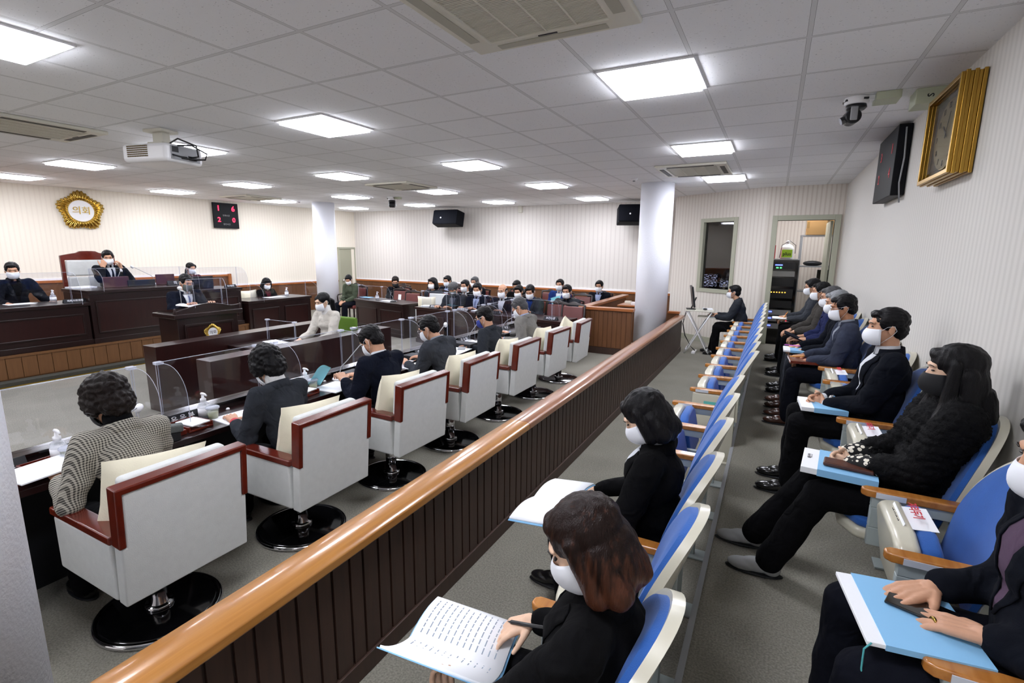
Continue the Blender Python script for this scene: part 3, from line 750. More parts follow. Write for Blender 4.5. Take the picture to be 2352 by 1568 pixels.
R2 = {0: ('o', 'nearest rear blue seat, under hands resting on a folder'), 1: ('n', 'folded seat with paper notice, on the near side of the black fur'), 2: ('o', 'blue seat with its cushion down under the woman in black fur'),
      3: ('n', 'folded seat with paper notice between black fur and clasped hands'), 4: ('o', 'blue seat under the man in the dark suit with clasped hands'), 5: ('f', 'empty tipped-up blue seat hidden right behind the man with clasped hands'), 6: ('n', 'empty tipped-up seat with a notice beside the man in the grey-blue jacket'),
      7: ('o', 'blue seat with its cushion down under the man in the grey-blue jacket'), 8: ('o', 'blue seat under the silver-haired man in plaid trousers'), 9: ('o', 'blue seat under the man in the quilted navy jacket'), 10: ('f', 'empty blue seat beyond the man in the quilted jacket'), 11: ('o', 'blue seat under the man in the brown-grey jacket'),
      12: ('f', 'empty blue seat between the two farthest men of the rear row'), 13: ('o', 'blue seat under the farthest man of the rear row'), 14: ('f', 'last blue seat of the rear row, nearest the doorway')}
row(.645, TZ, 1.40, 15, [R2[k][0] for k in range(15)], [R2[k][1] for k in range(15)], 'blue tip-up seats in the rear row')
# ------------------------------------------------------------ people
mat('skin', 'c9997c', .5, var=.04, vscale=30, spec=.35)
mat('skin_light', 'dcb79c', .5, var=.04, vscale=30, spec=.35)
mat('skin_tan', 'b07d5e', .5, var=.05, vscale=30, spec=.35)
mat('hair_black', '0c0b0e', .42, bump=.6, bscale=60, stretch=(5, 5, .6), spec=.18)
mat('hair_brown', '4a2c22', .36, bump=.6, bscale=60, stretch=(5, 5, .6), spec=.18)
mat('hair_dark_brown', '1b1412', .42, bump=.7, bscale=60, stretch=(5, 5, .8), spec=.18)
mat('hair_grey', '4c4c4e', .42, var=.3, vscale=60, bump=.5, bscale=60, stretch=(5, 5, .8), spec=.18)
mat('hair_silver', '85888c', .42, var=.25, vscale=60, bump=.5, bscale=60, stretch=(5, 5, .8), spec=.18)
mat('eye_dark', '1a1210', .3)
mat('mask_white', 'eef1f7', .7)
mat('mask_black', '17181c', .8)
mat('mask_blue', '2b3a8c', .7)
mat('mask_grey', '575c58', .8)
mat('lens', 'cfd3d8', .1, alpha=.25)
mat('shoe_black', '121214', .22, coat=.4)
mat('shoe_brown', '4a2a20', .2, coat=.4)
mat('shoe_grey', 'a9abad', .8)
FAB = {}
def fabric(name, c, var=.06, bump=.25, **k):
    c = ''.join('%02x' % int(int(c[i:i+2], 16)*(.62 if int(c[0:2], 16) < 0x20 else .92)) for i in (0, 2, 4))
    m = mat('fabric_'+name, c, .95, var=var, vscale=9, bump=bump, bscale=420, spec=.12, **k)
    N, L, b = nodes(m); tc = N.new('ShaderNodeTexCoord'); n = N.new('ShaderNodeTexNoise'); n.inputs['Scale'].default_value = 13; n.inputs['Detail'].default_value = 1.5; n.inputs['Distortion'].default_value = 1.2
    L(tc.outputs['Object'], n.inputs[0]); bp = N.new('ShaderNodeBump'); bp.inputs['Strength'].default_value = .7; bp.inputs['Distance'].default_value = .02
    old = b.inputs['Normal'].links[0].from_node; L(n.outputs[0], bp.inputs['Height']); L(old.outputs[0], bp.inputs['Normal']); L(bp.outputs[0], b.inputs['Normal']); return m
fabric('navy', '1c2238'); fabric('dark_navy', '151a28'); fabric('charcoal', '34373d'); fabric('black', '0f0f12'); fabric('grey', '85837f')
fabric('blue_grey', '3c4252', var=.2, bump=.5); fabric('brown_grey', '4a4744', var=.12, bump=.5); fabric('green', '4f5747'); fabric('slate', '3f4248')
fabric('shirt_white', 'e4e7ee'); fabric('shirt_blue', 'a9b6d8'); fabric('shirt_grey', '9aa0ac'); fabric('shirt_plum', '5d4a5e'); fabric('cream', 'd5cfc5'); fabric('cream_white', 'ecebea')
fabric('wine', '5a1f2c', var=.5); fabric('blue', '223a78'); fabric('knit_grey', '6a6d75'); fabric('puffer', '252c52'); fabric('trouser_black', '121318'); fabric('trouser_navy', '191c2a'); fabric('trouser_grey', '2f3238')
fabric('tie_blue', '6f7da6', var=.4); fabric('tie_dark', '14141a')
def check_mat(name, c1, c2, p, ax=(0, 2)):
    m = mat(name, c1, .9, bump=.3, bscale=300); N, L, b = nodes(m)
    tc = N.new('ShaderNodeTexCoord'); sp = N.new('ShaderNodeSeparateXYZ'); L(tc.outputs['Object'], sp.inputs[0])
    fs = []
    for o in ((sp.outputs[0], sp.outputs[1]), (sp.outputs[2], sp.outputs[1])):
        v = math_n(N, L, 'ADD', o[0], math_n(N, L, 'MULTIPLY', o[1], .5))
        fs.append(math_n(N, L, 'GREATER_THAN', math_n(N, L, 'FRACT', math_n(N, L, 'DIVIDE', v, p)), .5))
    s_ = math_n(N, L, 'MULTIPLY', math_n(N, L, 'ADD', fs[0], fs[1]), .5)
    mx = N.new('ShaderNodeMix'); mx.data_type = 'RGBA'; mx.inputs[6].default_value = s2l(c1); mx.inputs[7].default_value = s2l(c2)
    L(s_, mx.inputs[0]); L(mx.outputs[2], b.inputs['Base Color']); return m
check_mat('fabric_houndstooth', '2b2a28', 'b9b3a6', .012)
m_ = stripes('fabric_plaid', '1d212c', '4a505e', 0, .06, .1, .9, .05)
m_ = mat('fabric_leopard', '121214', .85); N, L, b_ = nodes(m_)
tc = N.new('ShaderNodeTexCoord'); vo = N.new('ShaderNodeTexVoronoi'); vo.inputs['Scale'].default_value = 45; L(tc.outputs['Object'], vo.inputs[0])
cr = N.new('ShaderNodeValToRGB'); cr.color_ramp.elements[0].color = s2l('efe9da'); cr.color_ramp.elements[0].position = .42; cr.color_ramp.elements[1].color = s2l('121214'); cr.color_ramp.elements[1].position = .46
L(vo.outputs['Distance'], cr.inputs[0]); L(cr.outputs[0], b_.inputs['Base Color'])
mat('fur_black', '060608', .8, bump=1.0, bscale=90, spec=.15)
# brown hair with lighter ends
m_ = MATS['hair_brown']; N, L, b_ = nodes(m_)
tc = N.new('ShaderNodeTexCoord'); mp = N.new('ShaderNodeMapping'); mp.inputs['Scale'].default_value = (60, 60, 5); L(tc.outputs['Object'], mp.inputs[0])
nn = N.new('ShaderNodeTexNoise'); nn.inputs['Scale'].default_value = 1.2; L(mp.outputs[0], nn.inputs[0])
cr = N.new('ShaderNodeValToRGB'); cr.color_ramp.elements[0].color = s2l('1c100d'); cr.color_ramp.elements[0].position = .35; cr.color_ramp.elements[1].color = s2l('4f2e20'); cr.color_ramp.elements[1].position = .7
sp = N.new('ShaderNodeSeparateXYZ'); L(tc.outputs['Object'], sp.inputs[0])
zr = N.new('ShaderNodeMapRange'); zr.inputs[1].default_value = 1.22; zr.inputs[2].default_value = 1.0; zr.inputs[3].default_value = -.25; zr.inputs[4].default_value = .45; L(sp.outputs[2], zr.inputs[0])
L(math_n(N, L, 'ADD', nn.outputs[0], zr.outputs[0]), cr.inputs[0]); L(cr.outputs[0], b_.inputs['Base Color'])

def remeshed(name, mb, m, parent, vox, it=4, amp=0, fr=(14, 14, 14), keep=None):
    me = bpy.data.meshes.new(name); me.from_pydata([tuple(v) for v in mb.v], [], mb.f); me.update()
    o = bpy.data.objects.new(name, me); COL.objects.link(o)
    r = o.modifiers.new('r', 'REMESH'); r.mode = 'VOXEL'; r.voxel_size = vox; r.use_smooth_shade = True
    if it: s = o.modifiers.new('s', 'SMOOTH'); s.iterations = it; s.factor = .5
    dg = bpy.context.evaluated_depsgraph_get()
    me2 = bpy.data.meshes.new_from_object(o.evaluated_get(dg))
    bpy.data.objects.remove(o); bpy.data.meshes.remove(me)
    if amp:
        n = len(me2.vertices); co = np.empty(n*3); me2.vertices.foreach_get('co', co); no = np.empty(n*3); me2.vertices.foreach_get('normal', no)
        co = co.reshape(-1, 3); no = no.reshape(-1, 3)
        for i in range(n):
            c = co[i]; co[i] += no[i]*amp*noise.noise(Vector((c[0]*fr[0], c[1]*fr[1], c[2]*fr[2])))
        me2.vertices.foreach_set('co', co.ravel()); me2.update()
    me2.name = name
    if m is None: return me2
    me2.materials.clear(); me2.materials.append(MATS[m] if isinstance(m, str) else m); smooth_mesh(me2)
    o = bpy.data.objects.new(name, me2); COL.objects.link(o); o.parent = parent
    return o
def mesh_join(name, meshes, m, parent):
    mb = MB()
    for me in meshes: mb.add([v.co.copy() for v in me.vertices], [tuple(p.vertices) for p in me.polygons])
    me = bpy.data.meshes.new(name); me.from_pydata([tuple(v) for v in mb.v], [], mb.f); me.update()
    me.materials.append(MATS[m]); smooth_mesh(me)
    o = bpy.data.objects.new(name, me); COL.objects.link(o); o.parent = parent
    for q in meshes: bpy.data.meshes.remove(q)
    return o
def rc(mb, p, q, r0, r1=None, seg=12): return mb.rods(p, q, r0, r0 if r1 is None else r1, seg, True)
def ik(S_, T, a, b, hint):
    S_ = Vector(S_); T = Vector(T); d = T-S_; L_ = min(d.length, (a+b)*.995); d.normalize()
    T = S_+d*L_; x = (a*a-b*b+L_*L_)/(2*L_); h = math.sqrt(max(a*a-x*x, 1e-6))
    hv = Vector(hint); hv = (hv-d*hv.dot(d)).normalized()
    return S_+d*x+hv*h, T
def hand(mb, W, d, n, thumb, curl=25, spread=1.0, k=1.0, tcurl=20):
    """five fingers: d finger direction, n palm normal (side the fingers curl to), thumb +1/-1 side along d x n"""
    W = Vector(W); d = Vector(d).normalized(); n = Vector(n); n = (n-d*n.dot(d)).normalized(); s = d.cross(n)*thumb
    offs = [.032, .011, -.011, -.031]; ln = [.92, 1.0, .94, .76]
    kn = []
    for i, o_ in enumerate(offs):
        q = W+(d*(.088-.004*abs(i-1))+s*o_)*k; kn.append(q)
        rc(mb, W+s*o_*.55*k+d*.01*k, q, .0155*k, .0125*k, 8)
    for i in range(3): rc(mb, W+(d*.045+s*(offs[i]+offs[i+1])/2)*k, (kn[i]+kn[i+1])/2-d*.01*k, .0135*k, .0115*k, 8)
    cl = curl if isinstance(curl, (list, tuple)) else [curl]*4
    for i in range(4):
        a = R(cl[i])*.6; p = kn[i]; base = (d+s*offs[i]*3.2*spread).normalized()
        for j, (l_, r0, r1) in enumerate(((.042, .0105, .0095), (.027, .0095, .0085), (.022, .0085, .007))):
            dd = base*math.cos(a)+n*math.sin(a); q = p+dd*l_*ln[i]*k; rc(mb, p, q, r0*k, r1*k, 8); p = q; a += R(cl[i])
    tb = W+(d*.02+s*.026)*k; td = (d*.75+s*.75+n*.25).normalized()
    p1 = tb+td*.042*k; rc(mb, tb, p1, .0155*k, .0125*k, 8)
    a = R(tcurl); td2 = (td*math.cos(a)+(n*.6-s*.6+d*.3).normalized()*math.sin(a)).normalized()
    hand.kn = kn; hand.d = d
    p2 = p1+td2*.032*k; rc(mb, p1, p2, .012*k, .0105*k, 8); rc(mb, p2, p2+(td2+d*.2).normalized()*.024*k, .0105*k, .0085*k, 8)
LOD = {0: (.0042, .011, .0038), 1: (.006, .014, .006), 2: (.0095, .02, .009)}
COUNT = {}
def person(loc, rz, label, group=None, sc=.9, seat=.44, lean=6, side=0, hp=10, hy=0, hr=0, hands=None, elbow=None, knees=.13, foot=None, knee_y=.43,
           hair='short', haircol='hair_black', skin='skin', mask='mask_white', glasses=False, top='navy', shirt=None, tie=None, trousers='trouser_black', shoes='shoe_black',
           lod=1, legs=True, stand=False, fat=1.0, puff=False, collar=True, curl=(25, 25), dirs=None, palms=None, fem=False, turtleneck=None, extra=None, cap=None, spread=1.0, legspec=None, cuff=None, neckf=0, hipz=1.0):
    t = thing('person', label, 'person', loc, rz, group, sc)
    vh, vc, vhand = LOD[lod]
    hz = hipz if stand else seat+.085
    U = Vector((math.sin(R(side)), math.sin(R(lean)), math.cos(R(lean)))).normalized(); X = Vector((1, 0, 0)); X = (X-U*X.dot(U)).normalized(); F = U.cross(X)
    P0 = Vector((0, 0, hz))
    def T(x, y, z): return P0+X*x+F*y+U*z
    RT = Matrix((X, F, U)).transposed()
    wsc = fat*(.92 if fem else 1)
    sh = .175*(.9 if fem else 1)
    # head frame
    hpm, hym, hrm = R(hp), R(hy), R(hr)
    RH = Matrix.Rotation(hym, 3, 'Z') @ Matrix.Rotation(-hpm, 3, 'X') @ Matrix.Rotation(hrm, 3, 'Y')
    NB = T(0, .0, .505)
    HU = (U*.55+(RH @ Vector((0, 0, 1)))*.45).normalized()
    HC = NB+HU*.135+RH @ Vector((0, .022+neckf, .0))
    def H(x, y, z): return HC+RH @ Vector((x, y, z))
    head = MB()
    head.ell(H(0, -.012, .032), (.075, .094, .086), RH); head.ell(H(0, .022, -.015), (.0655, .072, .094), RH); head.ell(H(0, .034, -.07), (.047, .05, .046), RH)
    rc(head, H(0, .086, .012), H(0, .101, -.028), .0085, .0135, 8)
    head.ell(H(0, .077, .034), (.05, .018, .014), RH, 10, 6)
    for s in (-1, 1):
        head.ell(H(s*.036, .066, -.022), (.024, .022, .022), RH, 10, 6)
        head.ell(H(s*.0755, -.008, -.008), (.009, .018, .031), RH, 10, 8)
    head.ell(H(0, .088, -.06), (.022, .012, .007), RH, 10, 6)
    rc(head, NB+U*-.03, H(0, -.02, -.06), .056, .051, 14)
    meshes = [remeshed('h', head, None, None, vh, 3)]
    # arms
    SJ = {-1: T(-sh*fat, .0, .445), 1: T(sh*fat, .0, .445)}
    if hands is None: hands = ((-.14, .40, hz+.10), (.14, .40, hz+.10))
    if elbow is None: elbow = ((-.42, -.5, -1), (.42, -.5, -1))
    EW = {}
    limbs = MB()
    for i, s in enumerate((-1, 1)):
        if hands[i] is None: continue
        E_, W_ = ik(SJ[s], hands[i], .285, .25, elbow[i]); EW[s] = (E_, W_)
        rc(limbs, SJ[s], E_, .042, .036); rc(limbs, E_, W_, .036, .026)
        d = (W_-E_).normalized()
        if dirs and dirs[i]: d = Vector(dirs[i])
        n = Vector(palms[i]) if palms and palms[i] else Vector((0, 0, -1))
        hm = MB(); k_ = .92 if fem else 1.03
        # thumb side: for right hand (s=1) with palm down, d=+y: d x n = y x -z = -x -> thumb at -x, good
        hand(hm, W_, d, n, 1 if s > 0 else -1, curl[i] if isinstance(curl, (list, tuple)) else curl, spread, k_)
        EW[(s, 'kn')] = hand.kn[2]+hand.d*.02
        rc(hm, W_-(W_-E_).normalized()*.10, W_+d.normalized()*.012, .030*k_, .0245*k_, 12)
        meshes.append(remeshed('hm', hm, None, None, vhand, 2))
    limbs.ell(T(0, 0, .02), (.14*fat, .10*fat, .10), RT); limbs.ell(T(0, 0, .2), (.125*fat, .095*fat, .15), RT); limbs.ell(T(0, 0, .36), (.14*fat, .095*fat, .13), RT)
    rc(limbs, T(-sh*.85, 0, .45), T(sh*.85, 0, .45), .05); rc(limbs, T(0, 0, .44), NB, .055, .05)
    # legs
    KN = {}
    if legs:
        for i, s in enumerate((-1, 1)):
            hj = T(s*.09, 0, 0)
            if stand: kn = Vector((s*.1, .02, .53)); an = Vector((s*.1, -.01, .09))
            else:
                kn = Vector((s*knees, knee_y, seat+.07)) if not legspec else Vector(legspec[i][0])
                fy = (foot[i] if foot else knee_y+.02)
                an = Vector((s*knees, fy, .09)) if not legspec else Vector(legspec[i][1])
            KN[s] = (hj, kn, an)
            rc(limbs, hj, kn, .07, .05); rc(limbs, kn, an, .048, .035)
    meshes.append(remeshed('b', limbs, None, None, .02, 2))
    body = mesh_join('body', meshes, skin, t)
    # face details
    if lod < 2 or mask is None or True:
        for s in (-1, 1):
            obj('eye', MB().ell(H(s*.031, .0835, .012), (.0125, .006, .0042), RH, 10, 6), 'eye_dark', t, smooth=True)
            obj('eyebrow', MB().tube([H(s*.014, .094, .033), H(s*.03, .093, .037), H(s*.047, .084, .033)], .0028 if not fem else .002, 5), 'eye_dark', t, smooth=True)
    # hair
    hb = MB()
    if hair == 'short' or hair == 'thin':
        e = 0 if hair == 'short' else -.006
        hb.ell(H(0, -.022, .047+e), (.082+e, .098+e, .083+e), RH); hb.ell(H(0, -.055, -.005), (.071, .058, .075), RH)
        for s in (-1, 1): hb.ell(H(s*.064, .012, .035), (.018, .045, .045), RH)
        if hair == 'short': hb.ell(H(.01, .052, .083), (.055, .035, .026), RH)
    elif hair == 'bald':
        hb.ell(H(0, -.058, -.005), (.074, .052, .062), RH)
        for s in (-1, 1): hb.ell(H(s*.068, -.02, .015), (.014, .05, .04), RH)
    elif hair == 'curly':
        hb.ell(H(0, -.025, .052), (.1, .11, .098), RH); hb.ell(H(0, -.055, -.02), (.09, .072, .09), RH)
        for s in (-1, 1): hb.ell(H(s*.075, .008, .01), (.028, .06, .07), RH)
        hb.ell(H(0, .055, .09), (.065, .035, .03), RH)
    elif hair in ('bob', 'bob_long', 'long'):
        hb.ell(H(0, -.02, .045), (.092, .104, .09), RH); dn = {'bob': -.055, 'bob_long': -.075, 'long': -.12}[hair]
        hb.ell(H(0, -.045, dn*.5), (.1, .083, .13), RH)
        for s in (-1, 1):
            rc(hb, H(s*.078, .014, .05), H(s*.088, .016 if hair != 'long' else .04, dn-.02), .024, .031)
            rc(hb, H(s*.07, -.03, .0), H(s*.085, -.035, dn-.03), .04, .042)
        rc(hb, H(0, -.075, 0), H(0, -.085, dn-.04), .05, .045)
        if hair == 'long':
            for s in (-1, 1): rc(hb, H(s*.085, .02, -.12), T(s*.12, .07, .36), .04, .045)
            rc(hb, H(0, -.08, -.12), T(0, -.1, .36), .08, .09)
        hb.ell(H(.02, .056, .078), (.06, .03, .03), RH)
    elif hair == 'tail':
        hb.ell(H(0, -.02, .043), (.081, .1, .083), RH); hb.ell(H(0, -.05, .0), (.072, .06, .08), RH)
        for s in (-1, 1): hb.ell(H(s*.062, .02, .045), (.02, .05, .045), RH)
        hb.tube([H(0, -.1, .0), H(0, -.14, -.04), T(.02, -.13, .42), T(.04, -.12, .28)], [.03, .035, .04, .012], 10)
    if cap: hb.ell(H(0, -.01, .06), (.095, .115, .07), RH)
    if hair != 'none':
        a_ = {'curly': .013, 'short': .005, 'thin': .004, 'bald': .003}.get(hair, .0045)
        if cap: rc(hb, H(-.05, .1, .045), H(.05, .1, .045), .012)
        remeshed('cap' if cap else 'hair', hb, 'hair_grey' if cap else haircol, t, vh*1.15, 2, a_, (45, 45, 45) if hair in ('curly',) else (70, 30, 70) if hair in ('short', 'thin') else (55, 55, 3))
    # mask
    if mask:
        def msk(u, v):
            az = (u*2-1)*R(78); el = -R(62)+v*R(100)
            r = Vector((.072*math.sin(az)*math.cos(el*.75), .089*math.cos(az)*math.cos(el*.8), .068*math.sin(el)))
            rid = max(0, 1-abs(u*2-1)*2.2)*.012*(1-abs(v*2-1)**2)
            q = Vector((0, .024, -.045))+r+Vector((0, rid+.003, 0)); return H(*q)
        mk = obj('mask', MB().grid(msk, 16, 12), mask, t, smooth=True, solid=.002)
        if lod < 2:
            lp = MB()
            for s in (-1, 1):
                u_ = 1 if s > 0 else 0
                lp.tube([msk(u_, .9), H(s*.080, .018, .012), H(s*.083, -.018, .018), H(s*.084, -.03, -.01), H(s*.078, -.01, -.04), msk(u_, .2)], .0014 if lod else .0012, 5)
            obj('ear_loops', lp, 'mask_white' if mask != 'mask_black' else mask, mk, smooth=True)
    if glasses:
        g = MB()
        for s in (-1, 1):
            g.tube([H(s*.033+.022*math.cos(a), .107-.008*abs(math.cos(a)), .008+.016*math.sin(a)) for a in [2*PI*q/14 for q in range(15)]], .0014, 5)
            g.tube([H(s*.055, .1, .012), H(s*.078, .05, .014), H(s*.081, -.005, .012)], .0013, 5)
        g.tube([H(-.011, .108, .01), H(0, .111, .013), H(.011, .108, .01)], .0013, 5)
        obj('glasses', g, 'black_plastic' if glasses == 1 else 'chrome', t, smooth=True)
    # top garment
    jb = MB(); th_ = .012 if not puff else .03
    jb.ell(T(0, .0, .0), ((.163+th_)*wsc, (.125+th_)*fat, .12), RT); jb.ell(T(0, .005, .17), ((.142+th_)*wsc, (.108+th_)*fat, .17), RT)
    jb.ell(T(0, .0, .34), ((.158+th_)*wsc, (.105+th_)*fat, .15), RT)
    if fem: jb.ell(T(0, .06, .31), (.11, .07, .07), RT)
    rc(jb, T(-sh*.86*fat, -.005, .447), T(sh*.86*fat, -.005, .447), .058+th_*.6); rc(jb, T(0, -.01, .45), T(0, -.005, .49), .085, .066)
    for s in (-1, 1):
        if s not in EW: continue
        E_, W_ = EW[s]; k_ = .9 if fem else 1
        rc(jb, SJ[s], E_, (.066+th_)*k_, (.052+th_)*k_); rc(jb, E_, W_-(W_-E_).normalized()*(.035 if not puff else .10), (.052+th_)*k_, (.040+th_*.7)*k_)
    name = 'jacket'
    jo = remeshed(name, jb, ('fabric_'+top) if ('fabric_'+top) in MATS else top, t, vc if not puff else vc*.9, 4, .010 if not puff else .012, (11, 11, 16) if not puff else (6, 6, 45))
    if top == 'fur_black':
        fm = jo.data; nv = len(fm.vertices); rnd = np.random.RandomState(3)
        for v in fm.vertices: v.co += v.normal*float(rnd.rand())*.016
        fm.update()
    # shirt collar, V, tie, lapels by projecting onto the jacket
    if lod < 3 and (shirt or turtleneck or collar):
        me = jo.data; bvh = BVHTree.FromPolygons([v.co.copy() for v in me.vertices], [tuple(p.vertices) for p in me.polygons])
        def on(x, z, off):
            o_ = T(x, .6, z); hit = bvh.ray_cast(o_, -F)
            q = hit[0] if hit[0] is not None else T(x, .1, z)
            return q+F*off
        z1 = .47; zb = {True: .2, False: .2}[True]
        if shirt:
            sm = 'fabric_'+shirt
            obj('shirt', MB().grid(lambda u, v: on((u*2-1)*(.008+.062*v), zb+(z1-zb)*v, .003), 6, 10), sm, t, smooth=True, solid=.003)
            rg = MB(); n_ = 20; cc = T(0, .005, .49); rgp = []
            for k in range(n_+1):
                a = -PI/2-PI*.93+2*PI*.93*k/n_; a = R(90)+R(14)+(2*PI-R(28))*k/n_
                rgp.append((math.cos(a), math.sin(a)))
            V = []
            for c_, s_ in rgp:
                V += [cc+X*c_*.068+F*s_*.066+U*(.0-.02*max(0, s_)), cc+X*c_*.06+F*s_*.058+U*(.045-.012*max(0, s_))]
            rg.add(V, [(2*k, 2*k+2, 2*k+3, 2*k+1) for k in range(n_)])
            obj('shirt_collar', rg, sm, t, smooth=True, solid=.006)
            if tie: obj('tie', MB().grid(lambda u, v: on((u*2-1)*(.022-.012*v), zb+(z1-.02-zb)*v, .008), 3, 8), 'fabric_'+tie, t, smooth=True, solid=.004)
        if turtleneck: obj('collar', MB().add(*(lambda q: (q.v, q.f))(rc(MB(), T(0, 0, .47), NB+HU*.05, .068, .061, 20))), 'fabric_'+turtleneck, t, smooth=True)
        if collar:
            for s in (-1, 1):
                def lap(u, v):
                    z = zb-.01+(z1+.015-zb)*v; xi = .006+.064*v; w_ = .05*min(1, v*1.6)*(1 if v < .72 else .72)+.006
                    return on(s*(xi+u*w_), z, .008-.004*u)
                obj('lapel', MB().grid(lap, 4, 10), jo.data.materials[0], jo, smooth=True, solid=.004)
            cr_ = MB(); V = []; n_ = 18
            for k in range(n_+1):
                a = R(20)+(R(320))*k/n_+R(0); a = R(90)+R(38)+(2*PI-R(76))*k/n_
                c_, s_ = math.cos(a), math.sin(a)
                V += [T(c_*.094, s_*.082-.004, .468+.0*s_), T(c_*.073, s_*.072-.006, .516-.01*s_)]
            cr_.add(V, [(2*k, 2*k+2, 2*k+3, 2*k+1) for k in range(n_)])
            obj('jacket_collar', cr_, jo.data.materials[0], jo, smooth=True, solid=.008)
    if cuff:
        for i, s in enumerate((-1, 1)):
            if s in EW:
                E_, W_ = EW[s]; d_ = (W_-E_).normalized()
                obj('cuff', rc(MB(), W_-d_*.05, W_-d_*.012, .036, .034, 16) if cuff != 'fabric_leopard' else rc(MB(), W_-d_*.13, W_-d_*.01, .058, .05, 16), cuff, t, smooth=True)
    # trousers and shoes
    if legs:
        tb = MB()
        tb.ell(T(0, -.005, .0), (.165*wsc, .125*fat, .105), RT)
        for s, (hj, kn, an) in KN.items():
            rc(tb, hj, kn, .096*(fat*.5+.5), .074); rc(tb, kn, an+(kn-an).normalized()*.0, .072, .064 if not fem else .07); 
        remeshed('trousers', tb, 'fabric_'+trousers if 'fabric_'+trousers in MATS else trousers, t, vc, 3, .008, (12, 12, 12))
        for s, (hj, kn, an) in KN.items():
            fl = Vector((an.x, an.y, 0))
            sb = MB(); dirx = Vector((0, 1, 0))
            sb.ell((fl.x, fl.y-.01, .045), (.038, .05, .045)); sb.ell((fl.x, fl.y+.12, .033), (.045, .085, .032)); sb.ell((fl.x, fl.y+.06, .045), (.038, .08, .042)); sb.ell((fl.x, fl.y-.0, .07), (.034, .04, .045))
            for q_ in range(len(sb.v)):
                x_, y_, z_ = sb.v[q_]; sb.v[q_] = (x_, y_, max(z_, .004))
            so = remeshed('shoe', sb, shoes, t, max(.007, vc*.7), 2)
            if lod < 2: obj('sole', MB().ell((fl.x, fl.y+.07, .008), (.049, .142, .010), None, 20, 6), 'black_matte', so, smooth=True)
            if an.z > .1: so.location = (0, 0, an.z-.09)
    return t, H, T, EW
# council members, facing -x
def desk_person(k, **kw):
    pass
CP = dict(sc=.9, seat=.44, lod=1)
WX = -2.50
person((WX, 1.10, 0), PI/2, 'person with wavy hair in a houndstooth jacket, reading at the desk', sc=.9, fem=True, hair='curly', haircol='hair_dark_brown', mask='mask_black', glasses=2, top='houndstooth', trousers='trouser_black', lean=14, hp=32, hy=15, hands=((-.20, .34, .745), (.12, .42, .745)), lod=0, turtleneck='black', knee_y=.4)
person((WX, 1.93, 0), PI/2, 'person in a dark suit with a red and white scarf, writing', sc=.9, fem=True, hair='curly', haircol='hair_black', mask='mask_white', top='charcoal', lean=15, hp=38, hy=5, hands=((-.16, .38, .745), (.1, .42, .745)), lod=0, turtleneck='cream_white', cuff='note_red', knee_y=.4)
person((WX+.02, 2.80, 0), PI/2, 'person in a navy jacket lifting a light blue page', sc=.92, top='navy', shirt='shirt_white', lean=14, hp=38, hy=8, hands=((-.17, .36, .80), (.1, .42, .76)), curl=(55, 30), lod=0, cuff='fabric_shirt_white', knee_y=.4)
person((WX+.02, 3.60, 0), PI/2, 'person in a charcoal jacket leaning over a purple pen', sc=.92, top='slate', shirt='shirt_grey', glasses=2, lean=20, hp=28, hy=12, hands=((-.12, .46, .745), (.14, .42, .745)), lod=0, knee_y=.4, neckf=.02)
person((WX, 4.45, 0), PI/2, 'person with short black hair, glasses and a deep blue mask at the desk', sc=.9, top='charcoal', mask='mask_blue', fem=True, glasses=2, lean=12, hp=26, hy=10, hands=((-.2, .28, .70), (.1, .42, .745)), lod=1, knee_y=.4)
person((WX+.02, 5.33, 0), PI/2, 'person with grey hair in a light grey suit, bent over the desk', sc=.93, top='grey', haircol='hair_grey', shirt='shirt_blue', lean=16, hp=36, hy=5, hands=((-.3, .28, .74), (.1, .42, .745)), lod=1, knee_y=.4, cuff='fabric_shirt_blue')
# front gallery row
W1 = person((-.32, 1.05, 0), PI/2, 'person with brown hair in a black coat, writing in a booklet', sc=.9, fem=True, hair='bob_long', haircol='hair_brown', skin='skin_light', top='black', lean=-3, hp=30, hy=18, hands=((-.18, .37, .562), (.165, .25, .70)), lod=0, knee_y=.40, curl=(38, (22, 34, 48, 52)), dirs=((.45, .6, .45), (-.55, .8, -.28)), palms=((.3, .1, 1), None), foot=(.36, .44), fat=1.2)
W2 = person((-.37, 2.05, 0), PI/2, 'person with a black bob and black coat, reading in the front row', sc=.9, fem=True, hair='bob', haircol='hair_black', skin='skin_light', top='black', lean=1, hp=34, hy=12, hands=((-.14, .32, .64), (.14, .34, .64)), lod=0, knee_y=.42, foot=(.36, .5), fat=1.15, shirt='shirt_white')
person((-.39, 9.0, 0), PI/2, 'person in a grey jacket working at the computer table', sc=.93, top='charcoal', glasses=1, lean=14, hp=2, hands=((-.1, .46, .70), (.12, .44, .72)), lod=1, knee_y=.42, foot=(.42, .5), neckf=.02)
